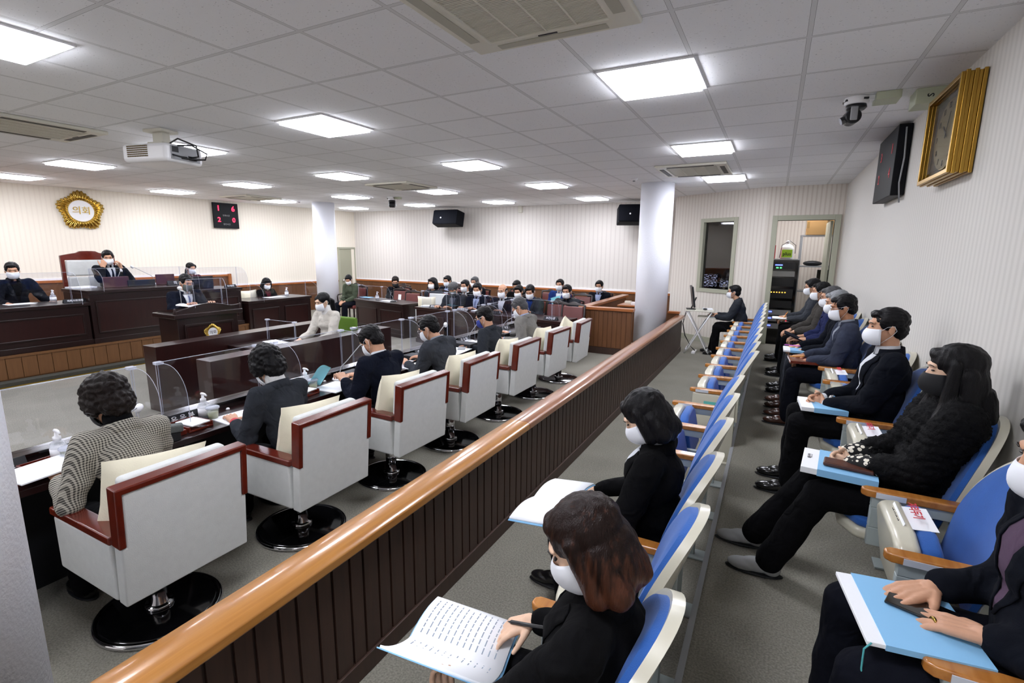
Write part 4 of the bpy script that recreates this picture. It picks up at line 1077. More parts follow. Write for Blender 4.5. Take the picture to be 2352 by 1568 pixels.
# rear gallery row (on the tier)
def rear(x, y, label, **k):
    kw = dict(sc=.95, seat=.44, lean=4, hp=6, lod=0, knee_y=.44); kw.update(k)
    return person((x+.055, y, TZ), PI/2, label, **kw)
MN = rear(.665, 1.57, 'person in a plum shirt resting both hands on a light blue folder', top='dark_navy', shirt='shirt_plum', trousers='trouser_navy', hands=((-.07, .18, .672), (.11, .25, .672)), curl=((14, 16, 20, 24), (12, 16, 20, 26)), dirs=((.35, .9, -.12), (-.5, .85, -.14)), lean=3, fat=1.18, hp=12, knees=.16, collar=True)
FW = rear(.63, 2.67, 'person in a black fur coat and black mask with long hair', fem=True, sc=.93, hair='long', mask='mask_black', skin='skin_light', top='fur_black', puff=True, trousers='trouser_black', shoes='shoe_grey', hands=((-.055, .31, .665), (.055, .32, .675)), curl=(42, 42), dirs=((.55, .8, -.15), (-.55, .8, -.15)), palms=((.8, -.3, -.3), (-.8, -.3, -.3)), cuff='fabric_leopard', lean=-5, hp=4, hy=2, fat=1.06, collar=False, foot=(.62, .70))
NV = rear(.60, 3.68, 'person in a dark suit and pale shirt with clasped hands', sc=.97, top='dark_navy', shirt='shirt_white', trousers='trouser_black', hands=((-.05, .30, .64), (.055, .31, .65)), curl=(48, 48), dirs=((.55, .8, -.1), (-.55, .8, -.1)), palms=((.8, -.3, -.3), (-.8, -.3, -.3)), cuff='fabric_shirt_white', lean=0, hp=3, hy=6, fat=1.15)
rear(.60, 5.19, 'person with glasses in a blue-grey tweed jacket holding a pencil and notebook', top='blue_grey', shirt='shirt_grey', glasses=2, skin='skin_tan', trousers='trouser_navy', hands=((-.08, .34, .64), (.09, .36, .66)), curl=(45, 45), lean=6, hp=14, shoes='shoe_brown')
rear(.60, 5.72, 'silver haired person in plaid trousers writing with a purple pen', top='dark_navy', haircol='hair_silver', trousers='plaid', hands=((-.08, .36, .64), (.1, .38, .66)), curl=(40, 40), lean=6, hp=14, lod=1, shoes='shoe_brown')
rear(.60, 6.35, 'person with glasses in a quilted navy jacket in the rear row', top='puffer', puff=True, haircol='hair_grey', glasses=1, trousers='trouser_grey', hands=((-.1, .34, .66), (.1, .36, .66)), curl=(40, 40), lean=6, hp=12, lod=1)
rear(.58, 7.22, 'person in a brown grey suit, second farthest of the rear row', top='brown_grey', trousers='trouser_black', hands=((-.1, .36, .62), (.1, .40, .62)), curl=(40, 40), lean=8, hp=8, lod=1)
rear(.55, 8.2, 'person writing, farthest of the rear row beside the doorway', top='slate', glasses=1, trousers='trouser_black', hands=((-.1, .40, .66), (.1, .42, .68)), curl=(40, 40), lean=8, hp=14, lod=1)
# dais, facing +x
DZ = .36
person((-9.35, 2.92, DZ-.06), -PI/2, 'person in a dark jacket with fists on the bench, far left', sc=.93, top='dark_navy', shirt='black', lean=6, hp=12, hy=-15, hands=((-.28, .42, .70), (.22, .42, .70)), curl=(60, 50), lod=1)
person((-9.45, 4.12, DZ+.10), -PI/2, 'presiding person in a dark suit with hands raised to the mask', sc=.93, top='dark_navy', shirt='shirt_white', tie='tie_dark', glasses=1, lean=2, hp=12, hy=-20, hands=((-.10, .20, .98), (.13, .12, 1.0)), curl=(50, 60), dirs=((.2, .1, 1), (-.3, .0, 1)), palms=((1, 0, .2), (-.3, -1, 0)), elbow=((-.6, .1, -1), (.7, .1, -1)), lod=1)
person((-9.3, 5.28, DZ-.02), -PI/2, 'person with dark hair in a wine checked jacket behind the black laptop', sc=.86, fem=True, hair='tail', top='wine', lean=4, hp=8, lod=1, hands=((-.14, .36, .70), (.14, .36, .70)))
person((-6.98, 3.84, 0), -PI/2, 'person in a navy suit and grey mask speaking at the lectern', sc=.9, stand=True, hipz=.77, top='navy', shirt='shirt_white', tie='tie_blue', mask='mask_grey', lean=9, hp=18, hands=((-.16, .40, 1.08), (.18, .38, 1.08)), lod=1)
person((-9.05, 6.55, 0), -PI/2, 'person in a black jacket over a wine blouse right of the dais', sc=.88, fem=True, hair='bob', top='black', shirt='wine', lean=8, hp=20, hy=-12, hands=((-.14, .42, .78), (.14, .42, .78)), lod=1)
person((-4.98, 4.52, 0), PI, 'person with a ponytail and cream vest at the recorder desk', sc=.92, fem=True, hair='tail', top='cream', lean=8, hp=18, hy=-10, hands=((-.14, .42, .66), (.14, .42, .66)), lod=1, turtleneck='cream_white', collar=False, skin='skin_light')
t = thing('office_chair', 'green-backed office chair of the recorder, beside the long low wall', 'chair', (-4.98, 4.55, 0), PI)
obj('backrest', MB().box(-.2, .2, -.24, -.19, .45, .83), mat('green_mesh', '5a7c20', .7), t, bevel=.03, seg=4)
obj('seat', MB().box(-.2, .2, -.2, .2, .38, .42), 'black_matte', t, bevel=.015)
obj('column', MB().rods((0, 0, .06), (0, 0, .38), .02), 'chrome', t)
obj('base', MB().rods((0, 0, .05), (0, 0, .08), .26, .05), 'black_plastic', t)

# ------------------------------------------------------------ red-brown leather chairs at the back
def red_chair(notice=False):
    t = thing('leather_chair', 'x', 'chair')
    Mb = Matrix.Translation((0, -.19, .42)) @ Matrix.Rotation(R(9), 4, 'X') @ Matrix(((1, 0, 0, 0), (0, 0, 1, 0), (0, 1, 0, 0), (0, 0, 0, 1)))
    cr = [(.21, .40)]+[(.21-.42*k/12, .415+.028*math.sin(PI*k/12)+(.018 if 4 < k < 8 else 0)) for k in range(13)]+[(-.21, .40)]
    obj('crest_rail', MB().prism(cr, -.028, .012, Mb), 'wood_dark', t, bevel=.006)
    obj('back_post', MB().prism([(-.215, 0), (-.18, 0), (-.18, .40), (-.215, .41)], -.025, .01, Mb), 'wood_dark', t, bevel=.005); obj('back_post', MB().prism([(.18, 0), (.215, 0), (.215, .41), (.18, .40)], -.025, .01, Mb), 'wood_dark', t, bevel=.005)
    bk = obj('backrest', MB().prism([(-.18, .06), (.18, .06), (.18, .38), (-.18, .38)], -.015, .025, Mb), 'leather_red', t, bevel=.018, seg=3)
    if notice: obj('paper_notice', MB().prism([(-.04, .18), (.04, .18), (.04, .30), (-.04, .30)], .025, .028, Mb), 'paper', bk)
    obj('seat', MB().box(-.205, .205, -.2, .21, .34, .42), 'leather_red', t, bevel=.025, seg=3)
    for s in (-1, 1):
        obj('armrest', MB().tube([(s*.225, -.19, .60), (s*.235, -.05, .615), (s*.235, .12, .60), (s*.23, .15, .56), (s*.225, .14, .42)], .017), 'wood_dark', t, smooth=True)
        for y_ in (-.18, .18): obj('leg', MB().rods((s*.185, y_, .36), (s*.2, y_*1.08, 0), .02, .014), 'wood_dark', t)
    return t
rcA = red_chair(); rcB = red_chair(True); first = {0: rcA, 1: rcB}; usedc = set()
def redc(x, y, label, n=0, rz=PI):
    o = first[n] if n not in usedc else dup(first[n]); usedc.add(n)
    o.location = (x, y, 0); o.rotation_euler = (0, 0, rz); tag(o, label, 'chair', 'red-brown leather chairs of the officials')
def back(x, y, label, chair=True, z=0, **k):
    kw = dict(sc=1.0, seat=.33, lean=2, hp=8, lod=2, hands=((-.12, .28, .54), (.12, .28, .54)), curl=(35, 35)); kw.update(k)
    person((x-(.1 if kw['lod'] == 1 else .03), y, z-.045), PI, label, 'seated officials at the back', **kw)
    if chair: redc(x-(.1 if kw['lod'] == 1 else .03), y+.02, 'leather chair under the '+' '.join(label.replace('-', ' ').split()[:12]))
HZ = (-.14, .34, .72), (.14, .34, .72)
back(-5.12, 7.70, 'person in a grey cap and dark jacket reading at the long desk', cap=True, haircol='hair_grey', mask='mask_grey', top='charcoal', shirt='knit_grey', hp=24, hands=HZ, lod=1, hy=8)
back(-4.66, 7.78, 'person in a navy suit with lilac shirt and tie at the long desk', top='navy', shirt='shirt_blue', tie='tie_blue', hp=14, hands=HZ, lod=1, hy=12)
back(-4.10, 7.72, 'balding person in a navy jacket over a white shirt at the long desk', hair='bald', top='navy', shirt='shirt_white', hp=10, glasses=1, hands=HZ, lod=1)
back(-3.66, 7.92, 'person with lowered head at the right of the long desk', top='charcoal', shirt='blue', hp=22, hands=HZ, lod=1, hy=8)
back(-3.09, 8.22, 'person in a dark sweater and glasses beside the partition corner', top='charcoal', shirt='dark_navy', glasses=1, lod=1, hp=8)
back(-6.30, 8.55, 'person with wavy black hair in a slate coat behind the white armchair', fem=True, hair='bob', top='slate', hp=4)
back(-5.36, 8.35, 'person in a black suit and dark tie behind the grey cap man', top='black', shirt='shirt_white', tie='tie_dark', hp=8, glasses=1)
back(-4.22, 8.45, 'person half hidden behind the balding man', top='black', hp=14, z=-.06)
back(-6.55, 9.45, 'person in a lilac shirt just left of the grey cap', top='navy', shirt='shirt_blue', hp=10, glasses=1)
back(-5.82, 9.45, 'person with grey-streaked hair against the wainscot, behind the navy suit man', haircol='hair_grey', top='dark_navy', hp=8, glasses=1)
back(-4.72, 9.35, 'person with floppy hair and a black mask before the wainscot', mask='mask_black', top='black', hp=20, z=-.03)
back(-3.90, 9.7, 'person upright in a blue cardigan over a white shirt near the partition', top='blue', shirt='shirt_white', hp=2)
back(-3.18, 10.1, 'person with black hair and glasses just behind the panelled partition', top='dark_navy', shirt='shirt_blue', glasses=1, hp=6, z=-.02)
back(-7.62, 8.9, 'person with head turned down and a black mask behind the two-panel desk', mask='mask_black', top='dark_navy', hp=22, haircol='hair_dark_brown', z=-.02, hy=35)
person((-8.72, 8.62, -.02), PI, 'person in a green jacket bending over a phone by the grey door', sc=.9, lod=1, lean=10, hp=30, top='green', trousers='trouser_navy', shoes='shoe_grey', hands=((-.06, .34, .60), (.06, .34, .60)), collar=False, hy=20)
redc(-8.72, 8.62, 'red-brown leather chair under the person in the green jacket')
for x, y, n, lab in ((-9.2, 8.95, 1, 'red-brown leather chair with a paper notice beside the person in the green jacket'), (-7.35, 8.45, 1, 'red-brown leather chair with a paper notice behind the two-panel desk'), (-6.72, 8.1, 0, 'empty red-brown leather chair left of the white armchair'),
                    (-8.15, 9.5, 0, 'empty red-brown leather chair against the wainscot near the grey door'), (-7.1, 9.35, 0, 'empty red-brown leather chair beside the black-masked person'), (-7.0, 10.2, 1, 'red-brown leather chair with a notice along the back wainscot'),
                    (-5.2, 10.0, 0, 'empty red-brown leather chair between two rear officials'), (-4.35, 9.9, 0, 'empty red-brown leather chair left of the blue cardigan'), (-3.28, 7.72, 0, 'empty leather chair at the desk, second from its right end'),
                    (-2.93, 7.58, 0, 'empty leather chair at the right end of the long officials desk'), (-3.42, 9.4, 0, 'empty red-brown chair right of the blue cardigan'), (-6.75, 9.9, 0, 'empty red-brown chair behind the slate coat')):
    redc(x, y, lab, n)
# ------------------------------------------------------------ things on the council desk
Z1 = DT
def sheets(name, label, cat, quad, z, m='paper', group=None, th=.004, parent=None):
    """a small stack of sheets: quad of (x, y) corners lying flat at height z"""
    o = obj(name, MB().prism(quad if len(quad[0]) == 2 else quad, z, z+th), m, parent)
    if parent is None: tag(o, label, cat, group)
    return o
def rect(cx, cy, w_, h_, a):
    c, s = math.cos(R(a)), math.sin(R(a))
    return [(cx+x*c-y*s, cy+x*s+y*c) for x, y in ((-w_/2, -h_/2), (w_/2, -h_/2), (w_/2, h_/2), (-w_/2, h_/2))]
PL = 'papers on the council desk'
for cx, cy, w_, h_, a, z, lab, mm in (
    (-2.925, .91, .22, .27, 8, .037, 'white sheets at the corner of the desk beside the sanitizer, nearest the camera', 'paper'), (-2.95, 1.12, .2, .2, -6, .0, 'open white booklet under the houndstooth sleeve', 'paper'),
    (-2.98, 1.62, .15, .11, 5, .035, 'white notes in the small red-brown tray left of the red scarf', 'paper'), (-2.93, 1.86, .2, .22, -4, 0, 'white sheets before the person with the red scarf', 'paper'),
    (-2.98, 2.42, .14, .1, 8, .035, 'white notes in the small red-brown tray beside the light blue paper', 'paper'), (-2.93, 2.67, .24, .26, 5, 0, 'white sheets under the light blue paper', 'paper'),
    (-2.95, 3.02, .18, .14, 0, 0, 'white sheet right of the navy jacket', 'paper'), (-2.93, 3.55, .2, .3, 4, 0, 'white sheets under the purple pen', 'paper'),
    (-2.92, 4.28, .24, .36, 6, 0, 'large white sheets before the person in the deep blue mask', 'paper'), (-2.93, 4.88, .22, .3, -3, 0, 'white sheets just left of the grey suit', 'paper'), (-3.02, 5.5, .12, .2, 5, 0, 'white paper slip on the desk ahead of the grey suit', 'paper')):
    sheets('paper', lab, 'papers', rect(cx, cy, w_, h_, a), Z1+z, mm, PL, .006)
# lifted light-blue page
lp = MB().grid(lambda u, v: Vector((-3.02+.10*u+.03*v, 2.56+.17*v, Z1+.01+.16*v*(1-.3*u)+.05*u*math.sin(v*3))), 8, 10)
tag(obj('paper', MB().grid(lambda u, v: Vector((-3.06+.10*u, 2.50+.03*u+.13*v, Z1+.02+.15*u+.02*math.sin(4*v))), 8, 8), 'paper_cyan', solid=.001, smooth=True), 'light cyan-blue page being lifted by the person in the navy jacket', 'papers')
# red-brown memo trays
for y, lab in ((.95, 'red-brown wooden memo tray at the near end of the desk'), (1.62, 'red-brown wooden memo tray left of the red scarf'), (2.42, 'red-brown wooden memo tray right of the third nameplate'), (4.02, 'red-brown wooden memo tray near the blue mask')):
    t = thing('memo_tray', lab, 'tray', (-3.0, y, Z1), R(5), 'wooden memo trays')
    obj('tray_bottom', MB().box(-.10, .09, -.075, .075, 0, .012), 'wood_mahog', t, bevel=.003)
    obj('rim', MB().box(-.10, .09, .066, .075, .012, .035).box(-.10, .09, -.075, -.066, .012, .035).box(-.1, -.09, -.066, .066, .012, .035), 'wood_mahog', t, bevel=.002)
    obj('pen_lid', MB().box(-.02, .085, -.19, -.085, 0, .03), 'wood_mahog', t, bevel=.004)
# name plates
def nameplate(loc, rz, txt, label, w_=.20, h=.055, sz=.042, group='nameplates on the council desk', tilt=22):
    t = thing('nameplate', label, 'nameplate', loc, rz, group)
    obj('plate', MB().prism([(-.03, 0), (.03, 0), (.0, h)], -w_/2, w_/2, Matrix(((0, 0, 1, 0), (1, 0, 0, 0), (0, 1, 0, 0), (0, 0, 0, 1)))), 'black_plastic', t)
    a = math.atan2(h, .03)
    for s in (1,):
        M = Matrix.Translation((0, -.0155, h*.5)) @ Matrix.Rotation(a, 4, 'X')
        obj('lettering', put(text_mesh(txt, sz, .0008, bold=.0006), M @ Matrix.Translation((0, 0, .0008))), 'white_plastic', t)
# local -y is the readable side; facing +x (towards the person) -> rz = 90
NP = ['  수 진', '유 옥 분', '경 우', '영 원', '승 광 석', '김 국 태', '박 상']
for k in range(7):
    nameplate((-3.145, CY[k]+[.02, .06, .04, .05, .05, .05, .3][k], Z1+.002), PI/2, NP[k], f'black nameplate with white characters for the place of the {WHO[k]}')
# hand sanitizer bottles
def bottle(loc, label, k=1, group='hand sanitizer bottles'):
    t = thing('sanitizer_bottle', label, 'bottle', loc, 0, group, k)
    obj('bottle_body', MB().lathe([(.0, 0), (.031, 0), (.034, .006), (.034, .075), (.03, .092), (.018, .104), (.013, .108), (.013, .116)], 24), 'clear_liquid', t, smooth=True)
    obj('bottle_label', MB().lathe([(.0345, .02), (.0345, .068)], 24), 'white_plastic', t, smooth=True)
    p = obj('pump', MB().lathe([(.017, .108), (.017, .126), (.009, .13), (.006, .15)], 16), 'white_plastic', t, smooth=True)
    obj('nozzle', MB().tube([(-.012, 0, .156), (.0, 0, .157), (.022, 0, .157), (.04, 0, .149)], [.008, .009, .007, .005]), 'white_plastic', p, smooth=True)
def cup(loc, label):
    t = thing('plastic_cup', label, 'cup', loc, 0, 'plastic cups with pale drink')
    obj('cup_body', MB().lathe([(.0, 0), (.026, 0), (.034, .07)], 24), 'clear_liquid', t, smooth=True)
    obj('drink', MB().lathe([(.0, .003), (.025, .003), (.03, .042), (0, .042)], 24), mat('pale_tea', 'c9cf9a', .3), t, smooth=True)
    obj('lid', MB().lathe([(.034, .068), (.039, .07), (.039, .078), (.03, .084), (.0, .084)], 24), 'acrylic_edge', t, smooth=True)
for (x, y), lab, c in (((-3.09, 1.03), 'clear pump bottle of sanitizer on the desk corner nearest the camera', 1), ((-3.1, 1.76), 'clear pump bottle of sanitizer before the person with the red scarf', 1),
        ((-3.1, 2.53), 'clear pump bottle of sanitizer beside the lifted blue page', 1), ((-3.08, 4.28), 'clear pump bottle of sanitizer beside the deep blue mask', 1)):
    bottle((x, y, Z1), lab)
    cup((x+.065, y+.015, Z1), 'lidded cup of pale drink by the '+lab[6:].replace('pump bottle of ', ''))
bottle((-7.25, 7.83, .67), 'pump bottle of sanitizer on the two-panel desk at the back', 1.05)
bottle((-8.75, 3.12, .95), 'pump bottle of sanitizer on the bench desk left of the tall one', 1.05)
bottle((-8.6, 6.72, .77), 'pump bottle of sanitizer on the floor desk near the far column', 1.05)
# small desk things
for y, lab in ((1.2, 'tiny white desk button ahead of the houndstooth jacket'), (1.93, 'tiny white desk button ahead of the red scarf'), (2.74, 'tiny white desk button left of the blue page')):
    tag(obj('call_button', MB().lathe([(0, 0), (.012, 0), (.012, .006), (.008, .012), (0, .013)], 16, (-3.13, y, Z1)), 'white_plastic', smooth=True), lab, 'button', 'desk buttons')
for y, lab in ((1.30, 'small black knob on the desk near the houndstooth jacket'), (2.96, 'small black knob beside the navy jacket'), (3.74, 'small black knob beside the charcoal jacket'), (4.5, 'small black knob near the blue mask')):
    tag(obj('microphone_control', MB().lathe([(0, 0), (.018, 0), (.018, .016), (.011, .02), (.011, .03), (0, .03)], 16, (-3.10, y, Z1)), 'black_plastic', smooth=True), lab, 'knob', 'desk knobs')
tag(obj('pencil_case', MB().box(-.05, .05, -.03, .03, 0, .045, Matrix.Translation((-2.88, 1.455, Z1+.045)) @ Matrix.Rotation(R(65), 4, 'Z')), mat('felt_grey', '5d605f', .95, var=.3, vscale=300, bump=.5), bevel=.012), 'grey woolly pencil case on the black box between the first two places', 'pencil case')
def pen(p, q, m, lab, grp=None, r=.0045):
    p = Vector(p); q = Vector(q); d = (q-p).normalized()
    t = thing('pen', lab, 'pen', (0, 0, 0))
    obj('barrel', MB().rods(p, q, r, r, 10, True), m, t, smooth=True)
    obj('tip', MB().rods(q-d*.001, q+d*.016, r*.8, .0008, 10), 'black_plastic', t, smooth=True)
mat('pen_purple', '7a3fd0', .4); mat('pen_yellow', 'd9982a', .4); mat('pen_magenta', 'b63fb8', .4); mat('pen_black', '0c0c0e', .25)
pen((-2.90, 3.36, Z1+.03), (-2.99, 3.50, Z1+.025), 'pen_purple', 'purple pen by the hand of the person in the charcoal jacket')
tag(obj('highlighter', MB().rods((-3.06, .82, Z1+.02), (-2.98, .86, Z1+.02), .008, .008, 10, True), mat('pink', 'ee6f92', .5), smooth=True), 'pink highlighter at the near end of the desk', 'highlighter')
tag(obj('highlighter', MB().rods((-3.03, 1.44, Z1+.03), (-2.98, 1.52, Z1+.03), .008, .008, 10, True), 'pink', smooth=True), 'pink highlighter in the tray left of the red scarf', 'highlighter')
tag(obj('phone', MB().box(-.04, .04, -.075, .075, 0, .008, Matrix.Translation((-2.92, 4.42, Z1+.007)) @ Matrix.Rotation(.5, 4, 'Z')), 'grey_plastic', bevel=.003), 'grey phone on the sheets before the deep blue mask', 'phone')
# desk microphones
def mic(loc, rz, label, reach=.24, up=.26, bend=False, m='white_plastic'):
    t = thing('microphone', label, 'microphone', loc, rz, 'gooseneck microphones')
    b = obj('base', MB().lathe([(0, 0), (.062, 0), (.066, .006), (.06, .016), (.035, .024), (0, .025)], 32), m, t, smooth=True)
    obj('foot_disc', MB().lathe([(0, .024), (.026, .024), (.024, .03), (0, .031)], 24), 'grey_plastic', b, smooth=True)
    pts = [(0, 0, .02), (0, 0, .07), (0, -.015, .11), (0, -.06, .15), (0, -reach, up)] if not bend else [(0, 0, .02), (0, 0, .09), (0, -.01, .105), (0, -.04, .105), (0, -.10, .09)]
    obj('gooseneck', MB().tube(pts, .0038), 'grey_plastic', t, smooth=True)
    p = Vector(pts[-1]); d = (p-Vector(pts[-2])).normalized()
    M = Matrix.Translation(p) @ d.to_track_quat('Z', 'Y').to_matrix().to_4x4()
    h = obj('mic_head', MB().lathe([(.0, -.005), (.012, -.004), (.026, .004), (.027, .012), (.02, .018), (0, .02)], 24, M=M @ Matrix.Rotation(R(50), 4, 'X')), m, t, smooth=True)
    obj('mic_grille', MB().lathe([(.0, .019), (.013, .019), (.012, .023), (0, .024)], 20, M=M @ Matrix.Rotation(R(50), 4, 'X')), 'grey_plastic', h, smooth=True)
mic((-3.10, 1.32, Z1), R(-160), 'white gooseneck microphone right behind the houndstooth jacket', .1, .16)
mic((-3.08, 2.86, Z1), R(150), 'white gooseneck microphone reaching up behind the lifted blue page', .18, .28)
mic((-3.08, 3.40, Z1), R(0), 'white microphone bent low over its round base beside the charcoal jacket', bend=True)
mic((-3.07, 4.06, Z1), R(165), 'white gooseneck microphone between charcoal jacket and deep blue mask', .2, .28)
mic((-3.07, 4.82, Z1), R(165), 'white gooseneck microphone just behind the deep blue mask', .2, .28)
mic((-3.07, 5.62, Z1), R(150), 'white gooseneck microphone leaning in front of the grey suit', .18, .2)
mic((-6.62, 3.62, .985), R(60), 'white gooseneck microphone on the lectern', .05, .22)
mic((-8.95, 3.95, 1.11), R(170), 'white gooseneck microphone at the left of the tallest desk', .1, .24)
mic((-8.95, 4.52, 1.11), R(20), 'long white gooseneck microphone rising right of the presiding person', .38, .30)
# dais things
M_r = mat('wine_cover', '4a2228', .5)
t = thing('monitor', 'wine-coloured upright screen back in front of the presiding person', 'screen', (-8.72, 3.88, 1.11), R(4))
obj('housing', MB().box(-.03, .01, -.17, .17, .0, .16), M_r, t, bevel=.008)
t = thing('monitor', 'low black monitor lying along the tallest desk', 'screen', (-8.7, 4.28, 1.11), 0)
obj('housing', MB().box(-.03, .0, -.26, .12, .0, .10), 'black_matte', t, bevel=.006)
t = thing('monitor', 'second wine-coloured screen back at the right of the tallest desk', 'screen', (-8.78, 4.62, 1.11), 0)
obj('housing', MB().box(-.03, .0, -.16, .12, .0, .17), M_r, t, bevel=.008)
t = thing('laptop', 'open black laptop seen from behind on the dais desk', 'laptop', (-8.62, 5.12, 1.02), 0)
obj('keyboard_base', MB().box(-.26, -.02, -.17, .17, 0, .018), 'black_plastic', t, bevel=.004)
obj('lid', MB().box(-.03, -.015, -.17, .17, .015, .21), 'black_plastic', t, bevel=.004)
nameplate((-8.5, 4.62, 1.112), -PI/2+PI, '의 장', 'black nameplate of the presiding person on the tallest desk', .30, .075, .06, 'nameplates on the dais')
nameplate((-8.5, 5.50, 1.022), -PI/2+PI, '의사담당', 'black nameplate beside the laptop on the dais desk', .20, .05, .035, 'nameplates on the dais')
nameplate((-8.5, 3.26, .952), -PI/2+PI, '의회사무과장', 'black nameplate beside the sanitizer on the lower bench desk', .26, .05, .033, 'nameplates on the dais')
sheets('paper', 'white documents at the left end of the tallest desk', 'papers', rect(-9.0, 3.55, .22, .3, 0), 1.11, 'paper', None, .02)
sheets('paper', 'white sheet under the fists of the person at the left edge', 'papers', rect(-8.85, 2.8, .2, .28, 0), .95)
sheets('paper', 'white sheets before the person on the floor desk by the column', 'papers', rect(-8.6, 6.45, .2, .4, 0), .77)
sheets('paper', 'white sheet beside the laptop on the dais desk', 'papers', rect(-8.9, 4.9, .2, .24, 0), 1.02)
sheets('paper', 'white sheets on the sloping top of the lectern', 'papers', rect(-6.5, 3.72, .2, .28, 0), .985)
sheets('notebook', 'white open notebook on the recorder desk', 'notebook', rect(-5.2, 3.86, .3, .16, -10), .60, 'paper', None, .015)
# executive chair behind the presiding person
t = thing('executive_chair', 'tall chair with carved mahogany frame and pale cushion behind the presiding person', 'armchair', (-9.75, 4.0, .36), -PI/2)
Qe = Matrix(((1, 0, 0, 0), (0, 0, 1, 0), (0, 1, 0, 0), (0, 0, 0, 1)))
arc = [(.36-.72*k/14, 1.21+.05*math.sin(PI*k/14)+(.02 if 4 < k < 10 else 0)) for k in range(15)]
obj('back_frame', MB().prism([(-.36, .3), (-.31, .3), (-.31, 1.14), (.31, 1.14), (.31, .3), (.36, .3)]+arc, -.06, 0, Qe), 'wood_mahog', t, bevel=.01)
obj('back_cushion', MB().box(-.31, .31, -.03, .05, .42, .88).box(-.31, .31, -.03, .05, .89, 1.14), 'fabric_white', t, bevel=.03, seg=3)
obj('seat', MB().box(-.3, .3, .0, .5, .35, .46), 'fabric_white', t, bevel=.03)
obj('base', MB().rods((0, .2, 0), (0, .2, .36), .2, .08), 'wood_mahog', t)
# officials' desk
for x, y, tx, lab in ((-5.42, 7.33, '주무관장', 'before the grey cap person'), (-4.75, 7.24, '자치행정국장', 'before the person with the lilac tie'), (-4.06, 7.15, '주거환경국장', 'before the balding person'), (-3.42, 7.06, '안전도시국장', 'before the rightmost seated official'), (-2.98, 7.0, '보건소장', 'at the empty right end')):
    nameplate((x, y, .667), -.14, tx, 'small black nameplate of the long desk, '+lab, .24, .05, .045, 'nameplates on the officials desk')
for x, y, a, lab in ((-5.66, 7.5, 10, 'white papers at the left end of the long officials desk'), (-4.45, 7.35, 0, 'white papers right of the lilac tie on the long desk'), (-3.6, 7.25, 0, 'white papers under the rightmost official'), (-6.9, 7.78, -12, 'white papers and folded tissue on the two-panel desk')):
    sheets('paper', lab, 'papers', rect(x, y, .3, .18, a), .667, 'paper', 'papers on the officials desks', .012)
tag(obj('booklet', MB().grid(lambda u, v: Vector((-5.22+.26*u, 7.42+.17*v, .70+.03*abs(2*u-1))), 8, 2), mat('cover_teal', '31525a', .5), solid=.006), 'dark teal booklet open in the hands of the grey cap person', 'booklet')
tag(obj('folder', MB().box(-.12, .12, -.08, .08, 0, .008, Matrix.Translation((-7.68, 7.98, .69))), 'paper_blue'), 'light blue folder at the left end of the two-panel desk', 'folder')
tag(obj('booklet', MB().box(-.1, .1, -.14, .14, 0, .008, Matrix.Translation((-6.45, 9.0, .62)) @ Matrix.Rotation(.2, 4, 'X')), 'paper_blue'), 'light blue booklet on the lap of the person in the lilac shirt', 'booklet')
tag(obj('booklet', MB().box(-.1, .1, -.004, .004, -.1, .08, Matrix.Translation((-3.85, 9.28, .72)) @ Matrix.Rotation(-.3, 4, 'Y')), 'paper_cyan'), 'white and blue booklet held by the person in the blue cardigan', 'booklet')
tag(obj('phone', MB().box(-.03, .03, -.06, .06, 0, .008, Matrix.Translation((-8.72, 8.27, .60))), 'black_gloss', bevel=.002), 'dark phone in the hands of the person in the green jacket', 'phone')
mic((-6.75, 7.74, .67), R(0), 'small dark gooseneck microphone on the two-panel desk', .05, .2, m='black_plastic')

# ------------------------------------------------------------ things held in the gallery
mat('ink', '8f9aa8', .8)
def booklet(label, c, d, w_, h_, cover='paper_blue', tilt=0, lines=True, curlp=0, cat='booklet', z=0):
    """open booklet centred at c, reading direction d, slightly bowed pages"""
    M = Matrix.Translation(c) @ Matrix.Rotation(d, 4, 'Z') @ Matrix.Rotation(tilt, 4, 'X')
    t = thing('booklet', label, cat)
    def pg(u, v, o=0): return M @ Vector(((u-.5)*w_, (v-.5)*h_, .012+.016*math.sin(PI*abs(2*u-1))+curlp*max(0, .5-u)**2*(1) + o))
    obj('cover', MB().grid(lambda u, v: pg(.5+(u-.5)*1.03, .5+(v-.5)*1.04, -.006), 12, 2), cover, t, solid=.003, smooth=True)
    obj('pages', MB().grid(lambda u, v: pg(u, v), 16, 2), 'paper', t, solid=.008, smooth=True)
    if lines:
        rnd = random.Random(5)
        for pgx in (0, 1):
            tx = MB()
            for i in range(13):
                u0 = .05+.5*pgx; y_ = .93-.068*i; x_ = u0
                while x_ < u0+.40:
                    L_ = rnd.uniform(.02, .06)
                    tx.add([pg(x_, y_, .0046), pg(min(x_+L_, u0+.41), y_, .0046), pg(min(x_+L_, u0+.41), y_-.012, .0046), pg(x_, y_-.012, .0046)], [(0, 1, 2, 3)]); x_ += L_+.014
            obj('handwriting', tx, 'ink', t)
    return t
booklet('open booklet of handwritten pages on the lap of the brown-haired person', (-.72, 1.04, .555), R(100), .36, .29, curlp=.5, tilt=R(6))
booklet('white papers over a light blue cover read by the black-haired person', (-.76, 1.87, .635), R(86), .42, .2, lines=False, tilt=R(-8))
pen((-.47, 1.15, .665), (-.60, 1.165, .625), 'pen_black', 'black pen in the hand of the brown-haired person', r=.006)
